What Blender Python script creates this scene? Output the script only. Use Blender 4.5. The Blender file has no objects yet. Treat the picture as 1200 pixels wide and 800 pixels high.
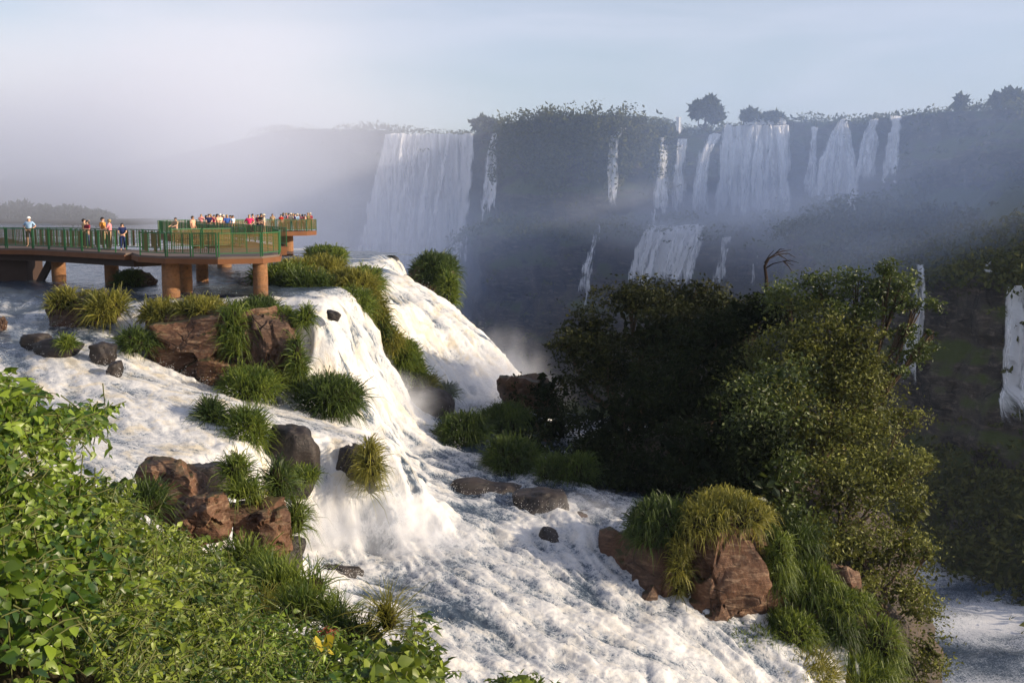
import bpy, bmesh, math, random
import numpy as np
from mathutils import Vector, Matrix

# ------------------------------------------------------------------ camera, sky, sun, exposure
S = bpy.context.scene
COL = S.collection
FPX, W0, H0, HOR = 1287.0, 1200, 800, 242.0
PITCH = math.atan((H0 / 2 - HOR) / FPX)
cam = bpy.data.cameras.new('camera'); camo = bpy.data.objects.new('camera', cam); COL.objects.link(camo)
cam.sensor_width = 36; cam.lens = 36 * FPX / W0; cam.clip_start = 0.1; cam.clip_end = 4000
camo.location = (0, 0, 0); camo.rotation_euler = (math.pi / 2 - PITCH, 0, 0)
S.camera = camo

SUN_AZ = math.radians(104)      # clockwise from +Y (view direction)
SUN_EL = math.radians(18)
wd = bpy.data.worlds.new('World'); S.world = wd; wd.use_nodes = True
nt = wd.node_tree; nt.nodes.clear()
sky = nt.nodes.new('ShaderNodeTexSky'); sky.sky_type = 'NISHITA'; sky.sun_disc = False
sky.sun_elevation = SUN_EL; sky.sun_rotation = SUN_AZ
sky.air_density = 1.0; sky.dust_density = 1.2; sky.ozone_density = 2.0
bg = nt.nodes.new('ShaderNodeBackground'); bg.inputs[1].default_value = 0.115
wo = nt.nodes.new('ShaderNodeOutputWorld')
# thin high cloud veil over the whole sky
tcw = nt.nodes.new('ShaderNodeTexCoord'); mpw = nt.nodes.new('ShaderNodeMapping'); mpw.inputs['Scale'].default_value = (1, 1, 5)
nzw = nt.nodes.new('ShaderNodeTexNoise'); nzw.inputs['Scale'].default_value = 2.2; nzw.inputs['Detail'].default_value = 6; nzw.inputs['Roughness'].default_value = .55; nzw.inputs['Distortion'].default_value = .6
mrw = nt.nodes.new('ShaderNodeMapRange'); mrw.inputs[1].default_value = .35; mrw.inputs[2].default_value = .75; mrw.inputs[3].default_value = .22; mrw.inputs[4].default_value = .55
mxw = nt.nodes.new('ShaderNodeMixRGB'); mxw.inputs[2].default_value = (6.2, 6.0, 7.0, 1)
nt.links.new(tcw.outputs['Generated'], mpw.inputs[0]); nt.links.new(mpw.outputs[0], nzw.inputs['Vector']); nt.links.new(nzw.outputs['Fac'], mrw.inputs[0]); nt.links.new(mrw.outputs[0], mxw.inputs[0]); nt.links.new(sky.outputs[0], mxw.inputs[1])
nt.links.new(mxw.outputs[0], bg.inputs[0]); nt.links.new(bg.outputs[0], wo.inputs[0])

sl = bpy.data.lights.new('sun', 'SUN'); sl.energy = 5.0; sl.angle = math.radians(0.6); sl.color = (1.0, 0.83, 0.62)
so = bpy.data.objects.new('sun', sl); COL.objects.link(so)
tosun = Vector((math.sin(SUN_AZ) * math.cos(SUN_EL), math.cos(SUN_AZ) * math.cos(SUN_EL), math.sin(SUN_EL)))
so.rotation_euler = tosun.to_track_quat('Z', 'Y').to_euler()
so.location = (60, -60, 60)

S.view_settings.view_transform = 'Standard'; S.view_settings.look = 'None'
S.view_settings.exposure = 0.42; S.view_settings.gamma = 1.0
S.render.engine = 'CYCLES'
S.cycles.use_denoising = True
S.cycles.max_bounces = 8; S.cycles.diffuse_bounces = 2; S.cycles.glossy_bounces = 2
S.cycles.transparent_max_bounces = 16; S.cycles.transmission_bounces = 3; S.cycles.volume_bounces = 8

RNG = np.random.default_rng(7)
random.seed(7)

# ------------------------------------------------------------------ helpers
CP, SP = math.cos(PITCH), math.sin(PITCH)
def ray(u, v):
    xc = (u - W0 / 2) / FPX; yc = -(v - H0 / 2) / FPX
    return np.array([xc, CP + yc * SP, -SP + yc * CP])
def atD(u, v, D):                       # point on that sight line at forward distance D
    r = ray(u, v); return r * (D / r[1])
def atZ(u, v, z):                       # point on that sight line at height z
    r = ray(u, v); return r * (z / r[2])
def project(P):
    P = np.asarray(P, float).reshape(-1, 3)
    d = P[:, 1] * CP - P[:, 2] * SP; up = P[:, 1] * SP + P[:, 2] * CP
    return W0 / 2 + FPX * P[:, 0] / d, H0 / 2 - FPX * up / d, d

_G = np.random.default_rng(11).normal(size=(256, 3)); _G /= np.linalg.norm(_G, axis=1)[:, None]
def noise3(P, seed=0):
    P = np.asarray(P, float); i = np.floor(P).astype(np.int64); f = P - i
    w = f * f * f * (f * (f * 6 - 15) + 10)
    out = np.zeros(len(P))
    for dx in (0, 1):
        for dy in (0, 1):
            for dz in (0, 1):
                h = ((i[:, 0] + dx) * 374761393 + (i[:, 1] + dy) * 668265263 + (i[:, 2] + dz) * 1274126177 + seed * 974711) & 0x7fffffff
                h = (h ^ (h >> 13)) * 1103515245 & 0x7fffffff
                g = _G[(h >> 8) & 255]
                d = (f[:, 0] - dx) * g[:, 0] + (f[:, 1] - dy) * g[:, 1] + (f[:, 2] - dz) * g[:, 2]
                wx = w[:, 0] if dx else 1 - w[:, 0]; wy = w[:, 1] if dy else 1 - w[:, 1]; wz = w[:, 2] if dz else 1 - w[:, 2]
                out += d * wx * wy * wz
    return out * 1.6
def fbm(P, oct=4, seed=0, gain=0.5):
    o = np.zeros(len(P)); a = 1.0; P = np.asarray(P, float)
    for k in range(oct):
        o += a * noise3(P * 2 ** k + 17.3 * k, seed + k); a *= gain
    return o
def billow(P, oct=4, seed=0, gain=0.5):
    o = np.zeros(len(P)); a = 1.0; P = np.asarray(P, float)
    for k in range(oct):
        o += a * (np.abs(noise3(P * 2 ** k + 9.1 * k, seed + k)) * 2 - 0.5); a *= gain
    return o
def smooth(a, lo, hi):
    t = np.clip((a - lo) / (hi - lo), 0, 1); return t * t * (3 - 2 * t)

class RBF:                               # polyharmonic r kernel through scattered heights
    def __init__(s, xy, z):
        s.xy = np.array(xy, float); n = len(xy); z = np.array(z, float)
        d = np.linalg.norm(s.xy[:, None] - s.xy[None], axis=2)
        A = np.zeros((n + 1, n + 1)); A[:n, :n] = d + np.eye(n) * -0.02; A[:n, n] = 1; A[n, :n] = 1
        s.w = np.linalg.solve(A, np.append(z, 0))
    def __call__(s, q):
        q = np.asarray(q, float); out = np.zeros(len(q))
        for a in range(0, len(q), 40000):
            qq = q[a:a + 40000]
            d = np.linalg.norm(qq[:, None] - s.xy[None], axis=2)
            out[a:a + 40000] = d @ s.w[:-1] + s.w[-1]
        return out

def mk_mesh(name, V, F, smoothed=True, attrs=None, uv=None):
    V = np.asarray(V, np.float32).reshape(-1, 3)
    me = bpy.data.meshes.new(name)
    if isinstance(F, np.ndarray): Fs = [F]
    else: Fs = [np.asarray(f) for f in F if len(f)]
    idx = np.concatenate([f.ravel() for f in Fs]).astype(np.int32)
    cnt = np.concatenate([np.full(len(f), f.shape[1]) for f in Fs]).astype(np.int32)
    st = np.concatenate([[0], np.cumsum(cnt)[:-1]]).astype(np.int32)
    me.vertices.add(len(V)); me.vertices.foreach_set('co', V.ravel())
    me.loops.add(len(idx)); me.loops.foreach_set('vertex_index', idx)
    me.polygons.add(len(cnt)); me.polygons.foreach_set('loop_start', st); me.polygons.foreach_set('loop_total', cnt)
    me.polygons.foreach_set('use_smooth', np.full(len(cnt), smoothed))
    if attrs:
        for k, a in attrs.items():
            at = me.attributes.new(k, 'FLOAT', 'POINT'); at.data.foreach_set('value', np.asarray(a, np.float32))
    if uv is not None:
        l = me.uv_layers.new(name='UVMap'); l.data.foreach_set('uv', np.asarray(uv, np.float32)[idx].ravel())
    me.update(calc_edges=True); me.validate()
    return me
def link(name, me, mat=None, parent=None, loc=None):
    o = bpy.data.objects.new(name, me); COL.objects.link(o)
    if mat is not None and me is not None and not len(me.materials): me.materials.append(mat)
    if loc is not None: o.location = loc
    if parent is not None: o.parent = parent
    return o
def tag(o, label=None, cat=None, group=None, kind=None):
    if label: o['label'] = label
    if cat: o['category'] = cat
    if group: o['group'] = group
    if kind: o['kind'] = kind
    return o
def empty(name, loc, label=None, cat=None, group=None):
    o = bpy.data.objects.new(name, None); COL.objects.link(o); o.location = loc; o.empty_display_size = 0.2
    return tag(o, label, cat, group)
def grid_faces(nr, nc, mask=None):
    a = np.arange(nr * nc).reshape(nr, nc)
    F = np.stack([a[:-1, :-1], a[:-1, 1:], a[1:, 1:], a[1:, :-1]], -1).reshape(-1, 4)
    return F if mask is None else F[mask]
def compact(V, F, *arrs):
    u, inv = np.unique(F, return_inverse=True)
    return (V[u], inv.reshape(F.shape)) + tuple(a[u] for a in arrs)
def tube(pts, rad, n=7, caps=True):
    """tapered tube through pts"""
    pts = np.asarray(pts, float); m = len(pts); rad = np.broadcast_to(np.asarray(rad, float), (m,))
    t = np.gradient(pts, axis=0); t /= np.linalg.norm(t, axis=1)[:, None] + 1e-9
    up = np.array([0, 0, 1.]) if abs(t[0][2]) < .9 else np.array([1., 0, 0])
    V = []
    a = np.linspace(0, 2 * np.pi, n, endpoint=False)
    for k in range(m):
        s = np.cross(t[k], up); s /= np.linalg.norm(s) + 1e-9; b = np.cross(s, t[k]); up = b
        V.append(pts[k] + rad[k] * (np.cos(a)[:, None] * s + np.sin(a)[:, None] * b))
    V = np.concatenate(V)
    i = np.arange(n); F = []
    for k in range(m - 1):
        F.append(np.stack([k * n + i, k * n + (i + 1) % n, (k + 1) * n + (i + 1) % n, (k + 1) * n + i], 1))
    F = np.concatenate(F)
    return V, F
class Geo:                               # collects quads/tris of one part
    def __init__(s): s.V = []; s.Q = []; s.T = []; s.n = 0; s.A = []
    def add(s, V, F, a=0.5):
        V = np.asarray(V, float).reshape(-1, 3); F = np.asarray(F)
        (s.Q if F.shape[1] == 4 else s.T).append(F + s.n)
        s.V.append(V); s.A.append(np.broadcast_to(np.asarray(a, float), (len(V),))); s.n += len(V)
    def box(s, c, d, rz=0.0):
        c = np.array(c, float); d = np.array(d, float) / 2
        v = np.array([[x, y, z] for x in (-1, 1) for y in (-1, 1) for z in (-1, 1)]) * d
        ca, sa = math.cos(rz), math.sin(rz)
        v = np.stack([v[:, 0] * ca - v[:, 1] * sa, v[:, 0] * sa + v[:, 1] * ca, v[:, 2]], 1) + c
        s.add(v, [[0, 1, 3, 2], [4, 6, 7, 5], [0, 4, 5, 1], [2, 3, 7, 6], [0, 2, 6, 4], [1, 5, 7, 3]])
    def bar(s, a, b, w, h):              # box between two points
        a = np.array(a, float); b = np.array(b, float); t = b - a; L = np.linalg.norm(t); t /= L
        up = np.array([0, 0, 1.]) if abs(t[2]) < .95 else np.array([1., 0, 0])
        sx = np.cross(t, up); sx /= np.linalg.norm(sx); sz = np.cross(sx, t)
        v = np.array([p + i * sx * w / 2 + j * sz * h / 2 for p in (a, b) for i, j in ((-1, -1), (1, -1), (1, 1), (-1, 1))])
        s.add(v, [[0, 1, 2, 3], [7, 6, 5, 4], [0, 4, 5, 1], [1, 5, 6, 2], [2, 6, 7, 3], [3, 7, 4, 0]])
    def mesh(s, name, smoothed=False, origin=(0, 0, 0)):
        V = np.concatenate(s.V) - np.array(origin)
        F = [np.concatenate(x) for x in (s.Q, s.T) if x]
        return mk_mesh(name, V, F, smoothed, {'tint': np.concatenate(s.A)})

_ico = {}
def ico(level):
    if level not in _ico:
        bm = bmesh.new(); bmesh.ops.create_icosphere(bm, subdivisions=level, radius=1)
        V = np.array([v.co[:] for v in bm.verts]); F = np.array([[v.index for v in f.verts] for f in bm.faces]); bm.free()
        _ico[level] = (V / np.linalg.norm(V, axis=1)[:, None], F)
    return _ico[level]

# ------------------------------------------------------------------ materials
class Mat:
    def __init__(s, name):
        s.m = bpy.data.materials.new(name); s.m.use_nodes = True; s.t = s.m.node_tree; s.t.nodes.clear()
        s.out = s.t.nodes.new('ShaderNodeOutputMaterial')
    def n(s, typ, **kw):
        nd = s.t.nodes.new('ShaderNode' + typ)
        for k, v in kw.items():
            if k.startswith('i_'):
                key = k[2:]; key = int(key) if key.isdigit() else key.replace('_', ' ')
                s.set(nd.inputs[key], v)
            else: setattr(nd, k, v)
        return nd
    def set(s, inp, v):
        if isinstance(v, bpy.types.NodeSocket): s.t.links.new(v, inp)
        else: inp.default_value = v
    def noise(s, vec, scale, detail=4, rough=0.55, dist=0.0):
        nd = s.n('TexNoise', i_Scale=scale, i_Detail=detail, i_Roughness=rough, i_Distortion=dist)
        if vec is not None: s.t.links.new(vec, nd.inputs['Vector'])
        return nd.outputs['Fac']
    def ramp(s, fac, stops):
        nd = s.n('ValToRGB'); s.t.links.new(fac, nd.inputs[0]); e = nd.color_ramp.elements
        while len(e) < len(stops): e.new(0.5)
        for el, (p, c) in zip(e, stops): el.position = p; el.color = (*c, 1) if len(c) == 3 else c
        return nd.outputs[0]
    def mix(s, fac, a, b, typ='MIX'):
        nd = s.n('MixRGB', blend_type=typ); s.set(nd.inputs[0], fac)
        for i, c in ((1, a), (2, b)): s.set(nd.inputs[i], (*c, 1) if isinstance(c, tuple) and len(c) == 3 else c)
        return nd.outputs[0]
    def math(s, op, a, b=0.0, c=None, clamp=False):
        nd = s.n('Math', operation=op, use_clamp=clamp); s.set(nd.inputs[0], a); s.set(nd.inputs[1], b)
        if c is not None: s.set(nd.inputs[2], c)
        return nd.outputs[0]
    def mrange(s, v, a, b, c=0.0, d=1.0):
        nd = s.n('MapRange', interpolation_type='SMOOTHSTEP'); s.set(nd.inputs[0], v)
        for i, x in ((1, a), (2, b), (3, c), (4, d)): nd.inputs[i].default_value = x
        return nd.outputs[0]
    def obj(s): return s.n('TexCoord').outputs['Object']
    def scale(s, vec, sc):
        nd = s.n('Mapping'); nd.inputs['Scale'].default_value = sc; s.t.links.new(vec, nd.inputs[0]); return nd.outputs[0]
    def attr(s, nm): return s.n('Attribute', attribute_name=nm).outputs['Fac']
    def bump(s, h, strength=0.5, dist=0.05, normal=None):
        nd = s.n('Bump', i_Strength=strength, i_Distance=dist); s.t.links.new(h, nd.inputs['Height'])
        if normal is not None: s.t.links.new(normal, nd.inputs['Normal'])
        return nd.outputs[0]
    def pbr(s, col, rough=0.6, spec=0.3, normal=None, metal=0.0):
        nd = s.n('BsdfPrincipled'); s.set(nd.inputs['Base Color'], (*col, 1) if isinstance(col, tuple) else col)
        s.set(nd.inputs['Roughness'], rough); s.set(nd.inputs['Specular IOR Level'], spec); nd.inputs['Metallic'].default_value = metal
        if normal is not None: s.t.links.new(normal, nd.inputs['Normal'])
        return nd.outputs[0]
    def done(s, sh):
        s.t.links.new(sh, s.out.inputs[0]); return s.m

def m_plain(name, col, rough=0.6, spec=0.3, var=0.25, sc=6.0, metal=0.0):
    M = Mat(name); n = M.noise(M.obj(), sc, 5)
    c = M.mix(M.math('MULTIPLY', n, var * 2), col, tuple(x * 0.45 for x in col))
    return M.done(M.pbr(c, rough, spec, M.bump(n, 0.2, 0.02), metal))
def m_leaf(name, dark, light, rough=0.45, transl=0.3, spec=0.35):
    M = Mat(name); t = M.attr('tint')
    n = M.noise(M.obj(), 0.9, 3)
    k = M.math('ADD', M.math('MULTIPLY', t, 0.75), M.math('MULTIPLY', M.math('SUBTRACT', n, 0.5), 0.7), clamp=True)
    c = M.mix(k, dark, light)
    tr = M.n('BsdfTranslucent'); M.set(tr.inputs[0], M.mix(0.5, c, light))
    ms = M.n('MixShader'); ms.inputs[0].default_value = transl
    M.t.links.new(M.pbr(c, rough, spec), ms.inputs[1]); M.t.links.new(tr.outputs[0], ms.inputs[2])
    return M.done(ms.outputs[0])
def m_rock(name, a, b, c, sc=1.0, wet=0.0, moss=None):
    M = Mat(name); o = M.obj()
    n1 = M.noise(o, 0.7 * sc, 6, 0.6, 0.4); n2 = M.noise(M.scale(o, (1, 1, 4.5)), 1.6 * sc, 6, 0.65, 0.6); n3 = M.noise(o, 9 * sc, 5, 0.7)
    col = M.mix(M.mrange(n1, .35, .65), a, b); col = M.mix(M.mrange(n2, .48, .72), col, c)
    col = M.mix(M.math('MULTIPLY', M.mrange(n3, .45, .75), .55), col, tuple(x * .3 for x in a))
    if moss:
        nz = M.n('SeparateXYZ'); M.t.links.new(M.n('NewGeometry').outputs['Normal'], nz.inputs[0])
        k = M.math('ADD', nz.outputs[2], M.math('MULTIPLY', M.math('SUBTRACT', n1, .5), 2.4))
        col = M.mix(M.math('MULTIPLY', M.mrange(k, .55, 1.15), .8) if sc > .5 else M.mrange(k, .2, .8), col, moss)
    vo = M.n('TexVoronoi', feature='DISTANCE_TO_EDGE', i_Scale=.8 * sc); M.t.links.new(M.n('VectorMath', operation='ADD', i_0=o, i_1=M.n('TexNoise', i_Scale=2.0 * sc).outputs['Color']).outputs[0], vo.inputs['Vector'])
    crack = M.math('MAXIMUM', M.mrange(vo.outputs['Distance'], 0.0, 0.035), M.mrange(n1, .42, .50))
    col = M.mix(crack, M.mix(0.7, col, tuple(x * .25 for x in a)), col)
    h = M.math('ADD', M.math('MULTIPLY', n2, .6), M.math('ADD', M.math('MULTIPLY', n3, .35), M.math('MULTIPLY', crack, .35)))
    return M.done(M.pbr(col, M.mrange(n1, .3, .7, .75 - wet * .45, .9 - wet * .5), .25 + wet * .3, M.bump(h, 0.9, 0.12 / sc)))

MAT = {}
MAT['rock_red'] = m_rock('red basalt', (.070, .034, .019), (.145, .070, .037), (.29, .19, .12), 1.0, .25, (.030, .040, .010))
MAT['rock_brown'] = m_rock('brown basalt', (.055, .031, .020), (.105, .053, .031), (.17, .105, .066), 1.0, .35, (.024, .034, .009))
MAT['rock_wet'] = m_rock('wet basalt', (.014, .011, .010), (.030, .021, .017), (.055, .042, .035), 1.5, 0.6)
MAT['rock_cliff'] = m_rock('cliff basalt', (.030, .026, .022), (.085, .070, .055), (.16, .13, .10), 0.22, 0, (.06, .075, .02))
MAT['rock_terrace'] = m_rock('terrace basalt', (.028, .020, .015), (.05, .033, .022), (.09, .058, .04), 0.8, .4)
MAT['soil'] = m_plain('dark soil', (.030, .026, .014), .95, .05)
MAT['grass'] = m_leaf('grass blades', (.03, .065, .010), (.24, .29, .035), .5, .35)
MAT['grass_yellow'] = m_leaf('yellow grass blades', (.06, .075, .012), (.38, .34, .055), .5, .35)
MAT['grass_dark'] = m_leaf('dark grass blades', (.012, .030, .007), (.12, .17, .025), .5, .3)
MAT['leaf_fore'] = m_leaf('broad leaf', (.018, .055, .006), (.27, .37, .035), .38, .32, .45)
MAT['leaf_small'] = m_leaf('small leaf', (.016, .046, .006), (.30, .37, .04), .42, .32, .4)
MAT['leaf_yellow'] = m_leaf('yellow leaf', (.45, .36, .03), (.55, .45, .04), .45, .35)
MAT['leaf_red'] = m_leaf('red leaf', (.25, .05, .025), (.35, .10, .04), .45, .3)
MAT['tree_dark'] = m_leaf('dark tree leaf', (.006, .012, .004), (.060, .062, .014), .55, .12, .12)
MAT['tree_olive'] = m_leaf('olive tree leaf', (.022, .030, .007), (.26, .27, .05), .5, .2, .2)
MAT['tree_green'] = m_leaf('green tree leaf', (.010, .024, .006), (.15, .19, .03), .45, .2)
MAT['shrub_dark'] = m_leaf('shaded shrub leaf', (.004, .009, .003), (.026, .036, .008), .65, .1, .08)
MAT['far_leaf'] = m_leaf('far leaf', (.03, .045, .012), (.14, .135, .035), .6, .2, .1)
MAT['bark'] = m_plain('bark', (.10, .07, .045), .9, .1, .4, 9)
MAT['bark_dead'] = m_plain('dead wood', (.035, .024, .018), .9, .1, .4, 9)
MAT['stem'] = m_plain('green stem', (.10, .11, .03), .6, .2, .3, 9)
MAT['concrete'] = m_rock('stained concrete', (.20, .095, .042), (.30, .15, .07), (.16, .10, .065), 0.8)
MAT['fascia'] = m_plain('rusty fascia', (.20, .085, .038), .75, .2, .4, 2)
MAT['beam'] = m_plain('dark steel beam', (.06, .035, .025), .7, .3, .3, 3)
MAT['deckm'] = m_plain('deck grating', (.16, .12, .10), .8, .2, .3, 3)
MAT['green_paint'] = m_plain('green paint', (.035, .15, .05), .55, .35, .45, 1.6)
MAT['dark_green'] = m_plain('dark green paint', (.02, .06, .035), .5, .4, .2, 3)

def m_mesh_infill():
    M = Mat('wire mesh infill'); o = M.obj()
    sx = M.n('SeparateXYZ'); M.t.links.new(o, sx.inputs[0])
    fx = M.math('FRACT', M.math('MULTIPLY', M.math('ADD', sx.outputs[0], sx.outputs[1]), 14.0)); fz = M.math('FRACT', M.math('MULTIPLY', sx.outputs[2], 14.0))
    a = M.math('MAXIMUM', M.math('LESS_THAN', fx, .24), M.math('LESS_THAN', fz, .24))
    tr = M.n('BsdfTransparent'); ms = M.n('MixShader'); M.set(ms.inputs[0], a)
    M.t.links.new(tr.outputs[0], ms.inputs[1]); M.t.links.new(M.pbr((.15, .115, .035), .6, .2), ms.inputs[2])
    return M.done(ms.outputs[0])
MAT['infill'] = m_mesh_infill()

def m_water():
    M = Mat('white water'); o = M.obj(); foam = M.attr('foam')  # foam also carries the painted shade of the farther pool
    so = M.scale(o, (1, 1, .28))
    n1 = M.noise(so, 1.1, 6, .62, .8); n2 = M.noise(so, 5.0, 6, .65, .6); n3 = M.noise(so, 17, 4, .6)
    mu = M.math('ADD', M.math('MULTIPLY', M.math('SUBTRACT', n1, .5), .5), M.math('ADD', M.math('MULTIPLY', M.math('SUBTRACT', n2, .5), .75), M.math('MULTIPLY', M.math('SUBTRACT', n3, .5), .6)))
    def ridge(vec, sc_, dist):
        return M.math('SUBTRACT', 1.0, M.math('MULTIPLY', M.math('ABSOLUTE', M.math('SUBTRACT', M.noise(vec, sc_, 3, .5, dist), .5)), 5.0), clamp=True)
    lace = M.math('MAXIMUM', ridge(so, 1.7, 1.6), M.math('MULTIPLY', ridge(so, 4.3, 1.3), .9))
    mu = M.math('ADD', mu, M.math('MULTIPLY', M.math('SUBTRACT', lace, .74), M.mrange(foam, .8, 1.2, .50, .10)))
    k = M.math('ADD', foam, mu)
    f = M.mrange(k, .15, .70)
    col = M.ramp(M.math('MULTIPLY', k, .8), [(.06, (.030, .046, .070)), (.26, (.15, .18, .22)), (.44, (.48, .50, .53)), (.68, (.72, .72, .72)), (1.0, (.85, .85, .84))])
    silt = M.math('MULTIPLY', M.mrange(n1, .46, .66), M.mrange(M.attr('silt'), 0, 1, 0, .75))
    col = M.mix(silt, col, M.mix(1.0, col, (.92, .80, .58), 'MULTIPLY'))
    rough = M.mrange(k, .3, .7, .22, .65)
    h = M.math('ADD', M.math('MULTIPLY', n2, .55), M.math('ADD', M.math('MULTIPLY', n3, .4), M.math('MULTIPLY', lace, .25)))
    nb = M.bump(h, .28, .15)
    p = M.pbr(col, rough, M.mrange(k, .3, .7, .32, .15), nb)
    tr = M.n('BsdfTranslucent', i_0=(.86, .86, .84, 1)); M.t.links.new(nb, tr.inputs['Normal'])
    ms = M.n('MixShader'); M.set(ms.inputs[0], M.math('MULTIPLY', f, .25)); M.t.links.new(p, ms.inputs[1]); M.t.links.new(tr.outputs[0], ms.inputs[2])
    return M.done(ms.outputs[0])
MAT['water'] = m_water()
def m_fall():
    M = Mat('falling water'); uv = M.n('TexCoord').outputs['UV']; cov = M.attr('cover')
    n1 = M.noise(M.scale(uv, (1, .05, 1)), .8, 5, .6, .5); n2 = M.noise(M.scale(uv, (1, .10, 1)), 2.2, 5, .65, .6); n3 = M.noise(M.scale(uv, (1, .5, 1)), 1.1, 5, .7)
    k = M.math('ADD', cov, M.math('ADD', M.math('MULTIPLY', M.math('SUBTRACT', n1, .5), 1.9), M.math('ADD', M.math('MULTIPLY', M.math('SUBTRACT', n2, .5), 1.2), M.math('MULTIPLY', M.math('SUBTRACT', n3, .5), .8))))
    a = M.mrange(k, .22, .85)
    col = M.mix(M.mrange(k, .3, .8), (.70, .72, .76), (.97, .97, .97))
    p = M.pbr(col, .7, .1, M.bump(M.math('ADD', n2, n1), .6, .8))
    trl = M.n('BsdfTranslucent', i_0=(.95, .95, .95, 1)); m2 = M.n('MixShader'); m2.inputs[0].default_value = .35
    M.t.links.new(p, m2.inputs[1]); M.t.links.new(trl.outputs[0], m2.inputs[2])
    tr = M.n('BsdfTransparent'); ms = M.n('MixShader'); M.set(ms.inputs[0], a)
    M.t.links.new(tr.outputs[0], ms.inputs[1]); M.t.links.new(m2.outputs[0], ms.inputs[2])
    return M.done(ms.outputs[0])
MAT['fall'] = m_fall()
def m_spray():
    M = Mat('spray drops'); p = M.pbr((.88, .88, .88), .5, .2); tr = M.n('BsdfTranslucent', i_0=(.9, .9, .9, 1)); ms = M.n('MixShader'); ms.inputs[0].default_value = .4
    M.t.links.new(p, ms.inputs[1]); M.t.links.new(tr.outputs[0], ms.inputs[2]); return M.done(ms.outputs[0])
MAT['spray'] = m_spray()

# ------------------------------------------------------------------ near water: one height surface, split into its reaches
CZ = []      # control points x, y, z
def cz(u, v, z): CZ.append(atZ(u, v, z))
def cd(u, v, D): CZ.append(atD(u, v, D))
RZ = -4.3
for x in (-80, -60, -45, -34, -26, -20, -15, -11.5):
    for y in (56, 66, 80, 96): CZ.append((x, y, RZ))
for q in ((-15.5, 48.5, -6.6), (-14, 47.2, -7.6), (-12, 47.2, -8.0), (-10.6, 46.6, -8.3), (-12.5, 49.5, -7), (-10.8, 49, -7), (-9.5, 46, -8.5), (-9.2, 47.2, -8), (-9.0, 45.2, -8.5), (-9.6, 48, -7)): CZ.append(q)
for x, y in ((-9.5, 66), (-9.5, 78), (-10, 90), (-9, 72), (-10, 100), (-12, 52)): CZ.append((x, y, RZ))
for p in ((0, 343, -4.4), (100, 345, -4.45), (-150, 350, -4.4), (200, 352, -4.45), (300, 352, -4.4), (-60, 375, -5.0),
          (20, 362, -4.95), (60, 376, -5.2), (20, 398, -5.6), (120, 390, -5.5), (170, 375, -5.2), (60, 420, -6.1), (150, 420, -6.3), (130, 450, -6.8),
          (200, 430, -6.9), (260, 462, -7.6), (330, 490, -8.4), (400, 505, -8.9), (0, 450, -6.6), (130, 500, -7.7), (200, 520, -8.2), (250, 540, -8.6), (60, 480, -7.2), (-150, 450, -6.4),
          (310, 535, -8.9), (345, 522, -9.0), (400, 520, -9.2), (440, 512, -9.2), (470, 522, -9.5), (240, 580, -9.2), (150, 570, -8.6), (0, 560, -8), (-200, 560, -7.5),
          (330, 575, -10.4), (325, 640, -12.2), (380, 570, -10.6), (380, 632, -12.3), (430, 570, -10.7), (440, 632, -12.5), (480, 565, -11.2), (495, 625, -12.6), (500, 550, -11.8),
          (480, 530, -11.6), (500, 500, -11.4), (520, 485, -11.5), (560, 520, -11.8), (620, 560, -12.2), (540, 580, -12.4), (700, 585, -12.6), (600, 605, -12.7), (600, 625, -13.1), (520, 660, -13.1), (640, 640, -13.5),
          (750, 610, -13.1), (700, 680, -14.2), (600, 700, -13.8), (480, 720, -13.4), (420, 680, -12.9), (560, 790, -14.5), (700, 780, -15), (780, 790, -15.5), (730, 740, -15), (400, 740, -13.1), (860, 800, -16.5),
          (600, 900, -15), (450, 850, -14), (800, 900, -17.0), (350, 800, -13)): cz(*p)
for p in ((378, 362, 48.2), (362, 364, 49), (400, 395, 49.5), (430, 430, 52), (452, 455, 55), (428, 482, 51), (475, 478, 60), (405, 352, 52), (420, 345, 58),
          (380, 440, 48), (395, 480, 47.5), (360, 470, 46),
          (447, 348, 62), (430, 325, 66), (460, 315, 77), (500, 338, 74), (540, 367, 72), (580, 407, 70), (600, 442, 68), (598, 475, 64), (560, 474, 64), (530, 470, 63.5),
          (500, 440, 64), (470, 400, 63), (520, 400, 68), (550, 430, 67), (490, 372, 68), (620, 480, 60)): cd(*p)
for p in ((3, 76, -16), (6, 70, -17), (0, 84, -18), (-3, 90, -16), (-5, 100, -18), (6, 90, -30), (3, 66, -14), (10, 60, -16), (12, 50, -16), (14, 42, -17), (20, 60, -30), (20, 45, -28), (16, 36, -20), (12, 30, -19)): CZ.append(p)
CZ = np.array(CZ)
rbf = RBF(CZ[:, :2], CZ[:, 2])
us = np.arange(-200, 1010, 2.1); Ds = np.exp(np.linspace(math.log(30.5), math.log(100), 700))
Xg = ((us - W0 / 2) / FPX)[None, :] * Ds[:, None]; Yg = np.repeat(Ds[:, None], len(us), 1)
nr, nc = Xg.shape
Zg = rbf(np.stack([Xg.ravel(), Yg.ravel()], 1)).reshape(nr, nc)
def blur(Z, k):
    for ax in (0, 1):
        pad = [(0, 0), (0, 0)]; pad[ax] = (k, k); P = np.pad(Z, pad, 'edge'); c = np.cumsum(P, ax)
        Z = (np.take(c, range(2 * k, P.shape[ax]), ax) - np.concatenate([np.zeros_like(np.take(c, [0], ax)), np.take(c, range(0, P.shape[ax] - 2 * k - 1), ax)], ax)) / (2 * k + 1)
    return Z
Zg = blur(blur(Zg, 4), 3)
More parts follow.
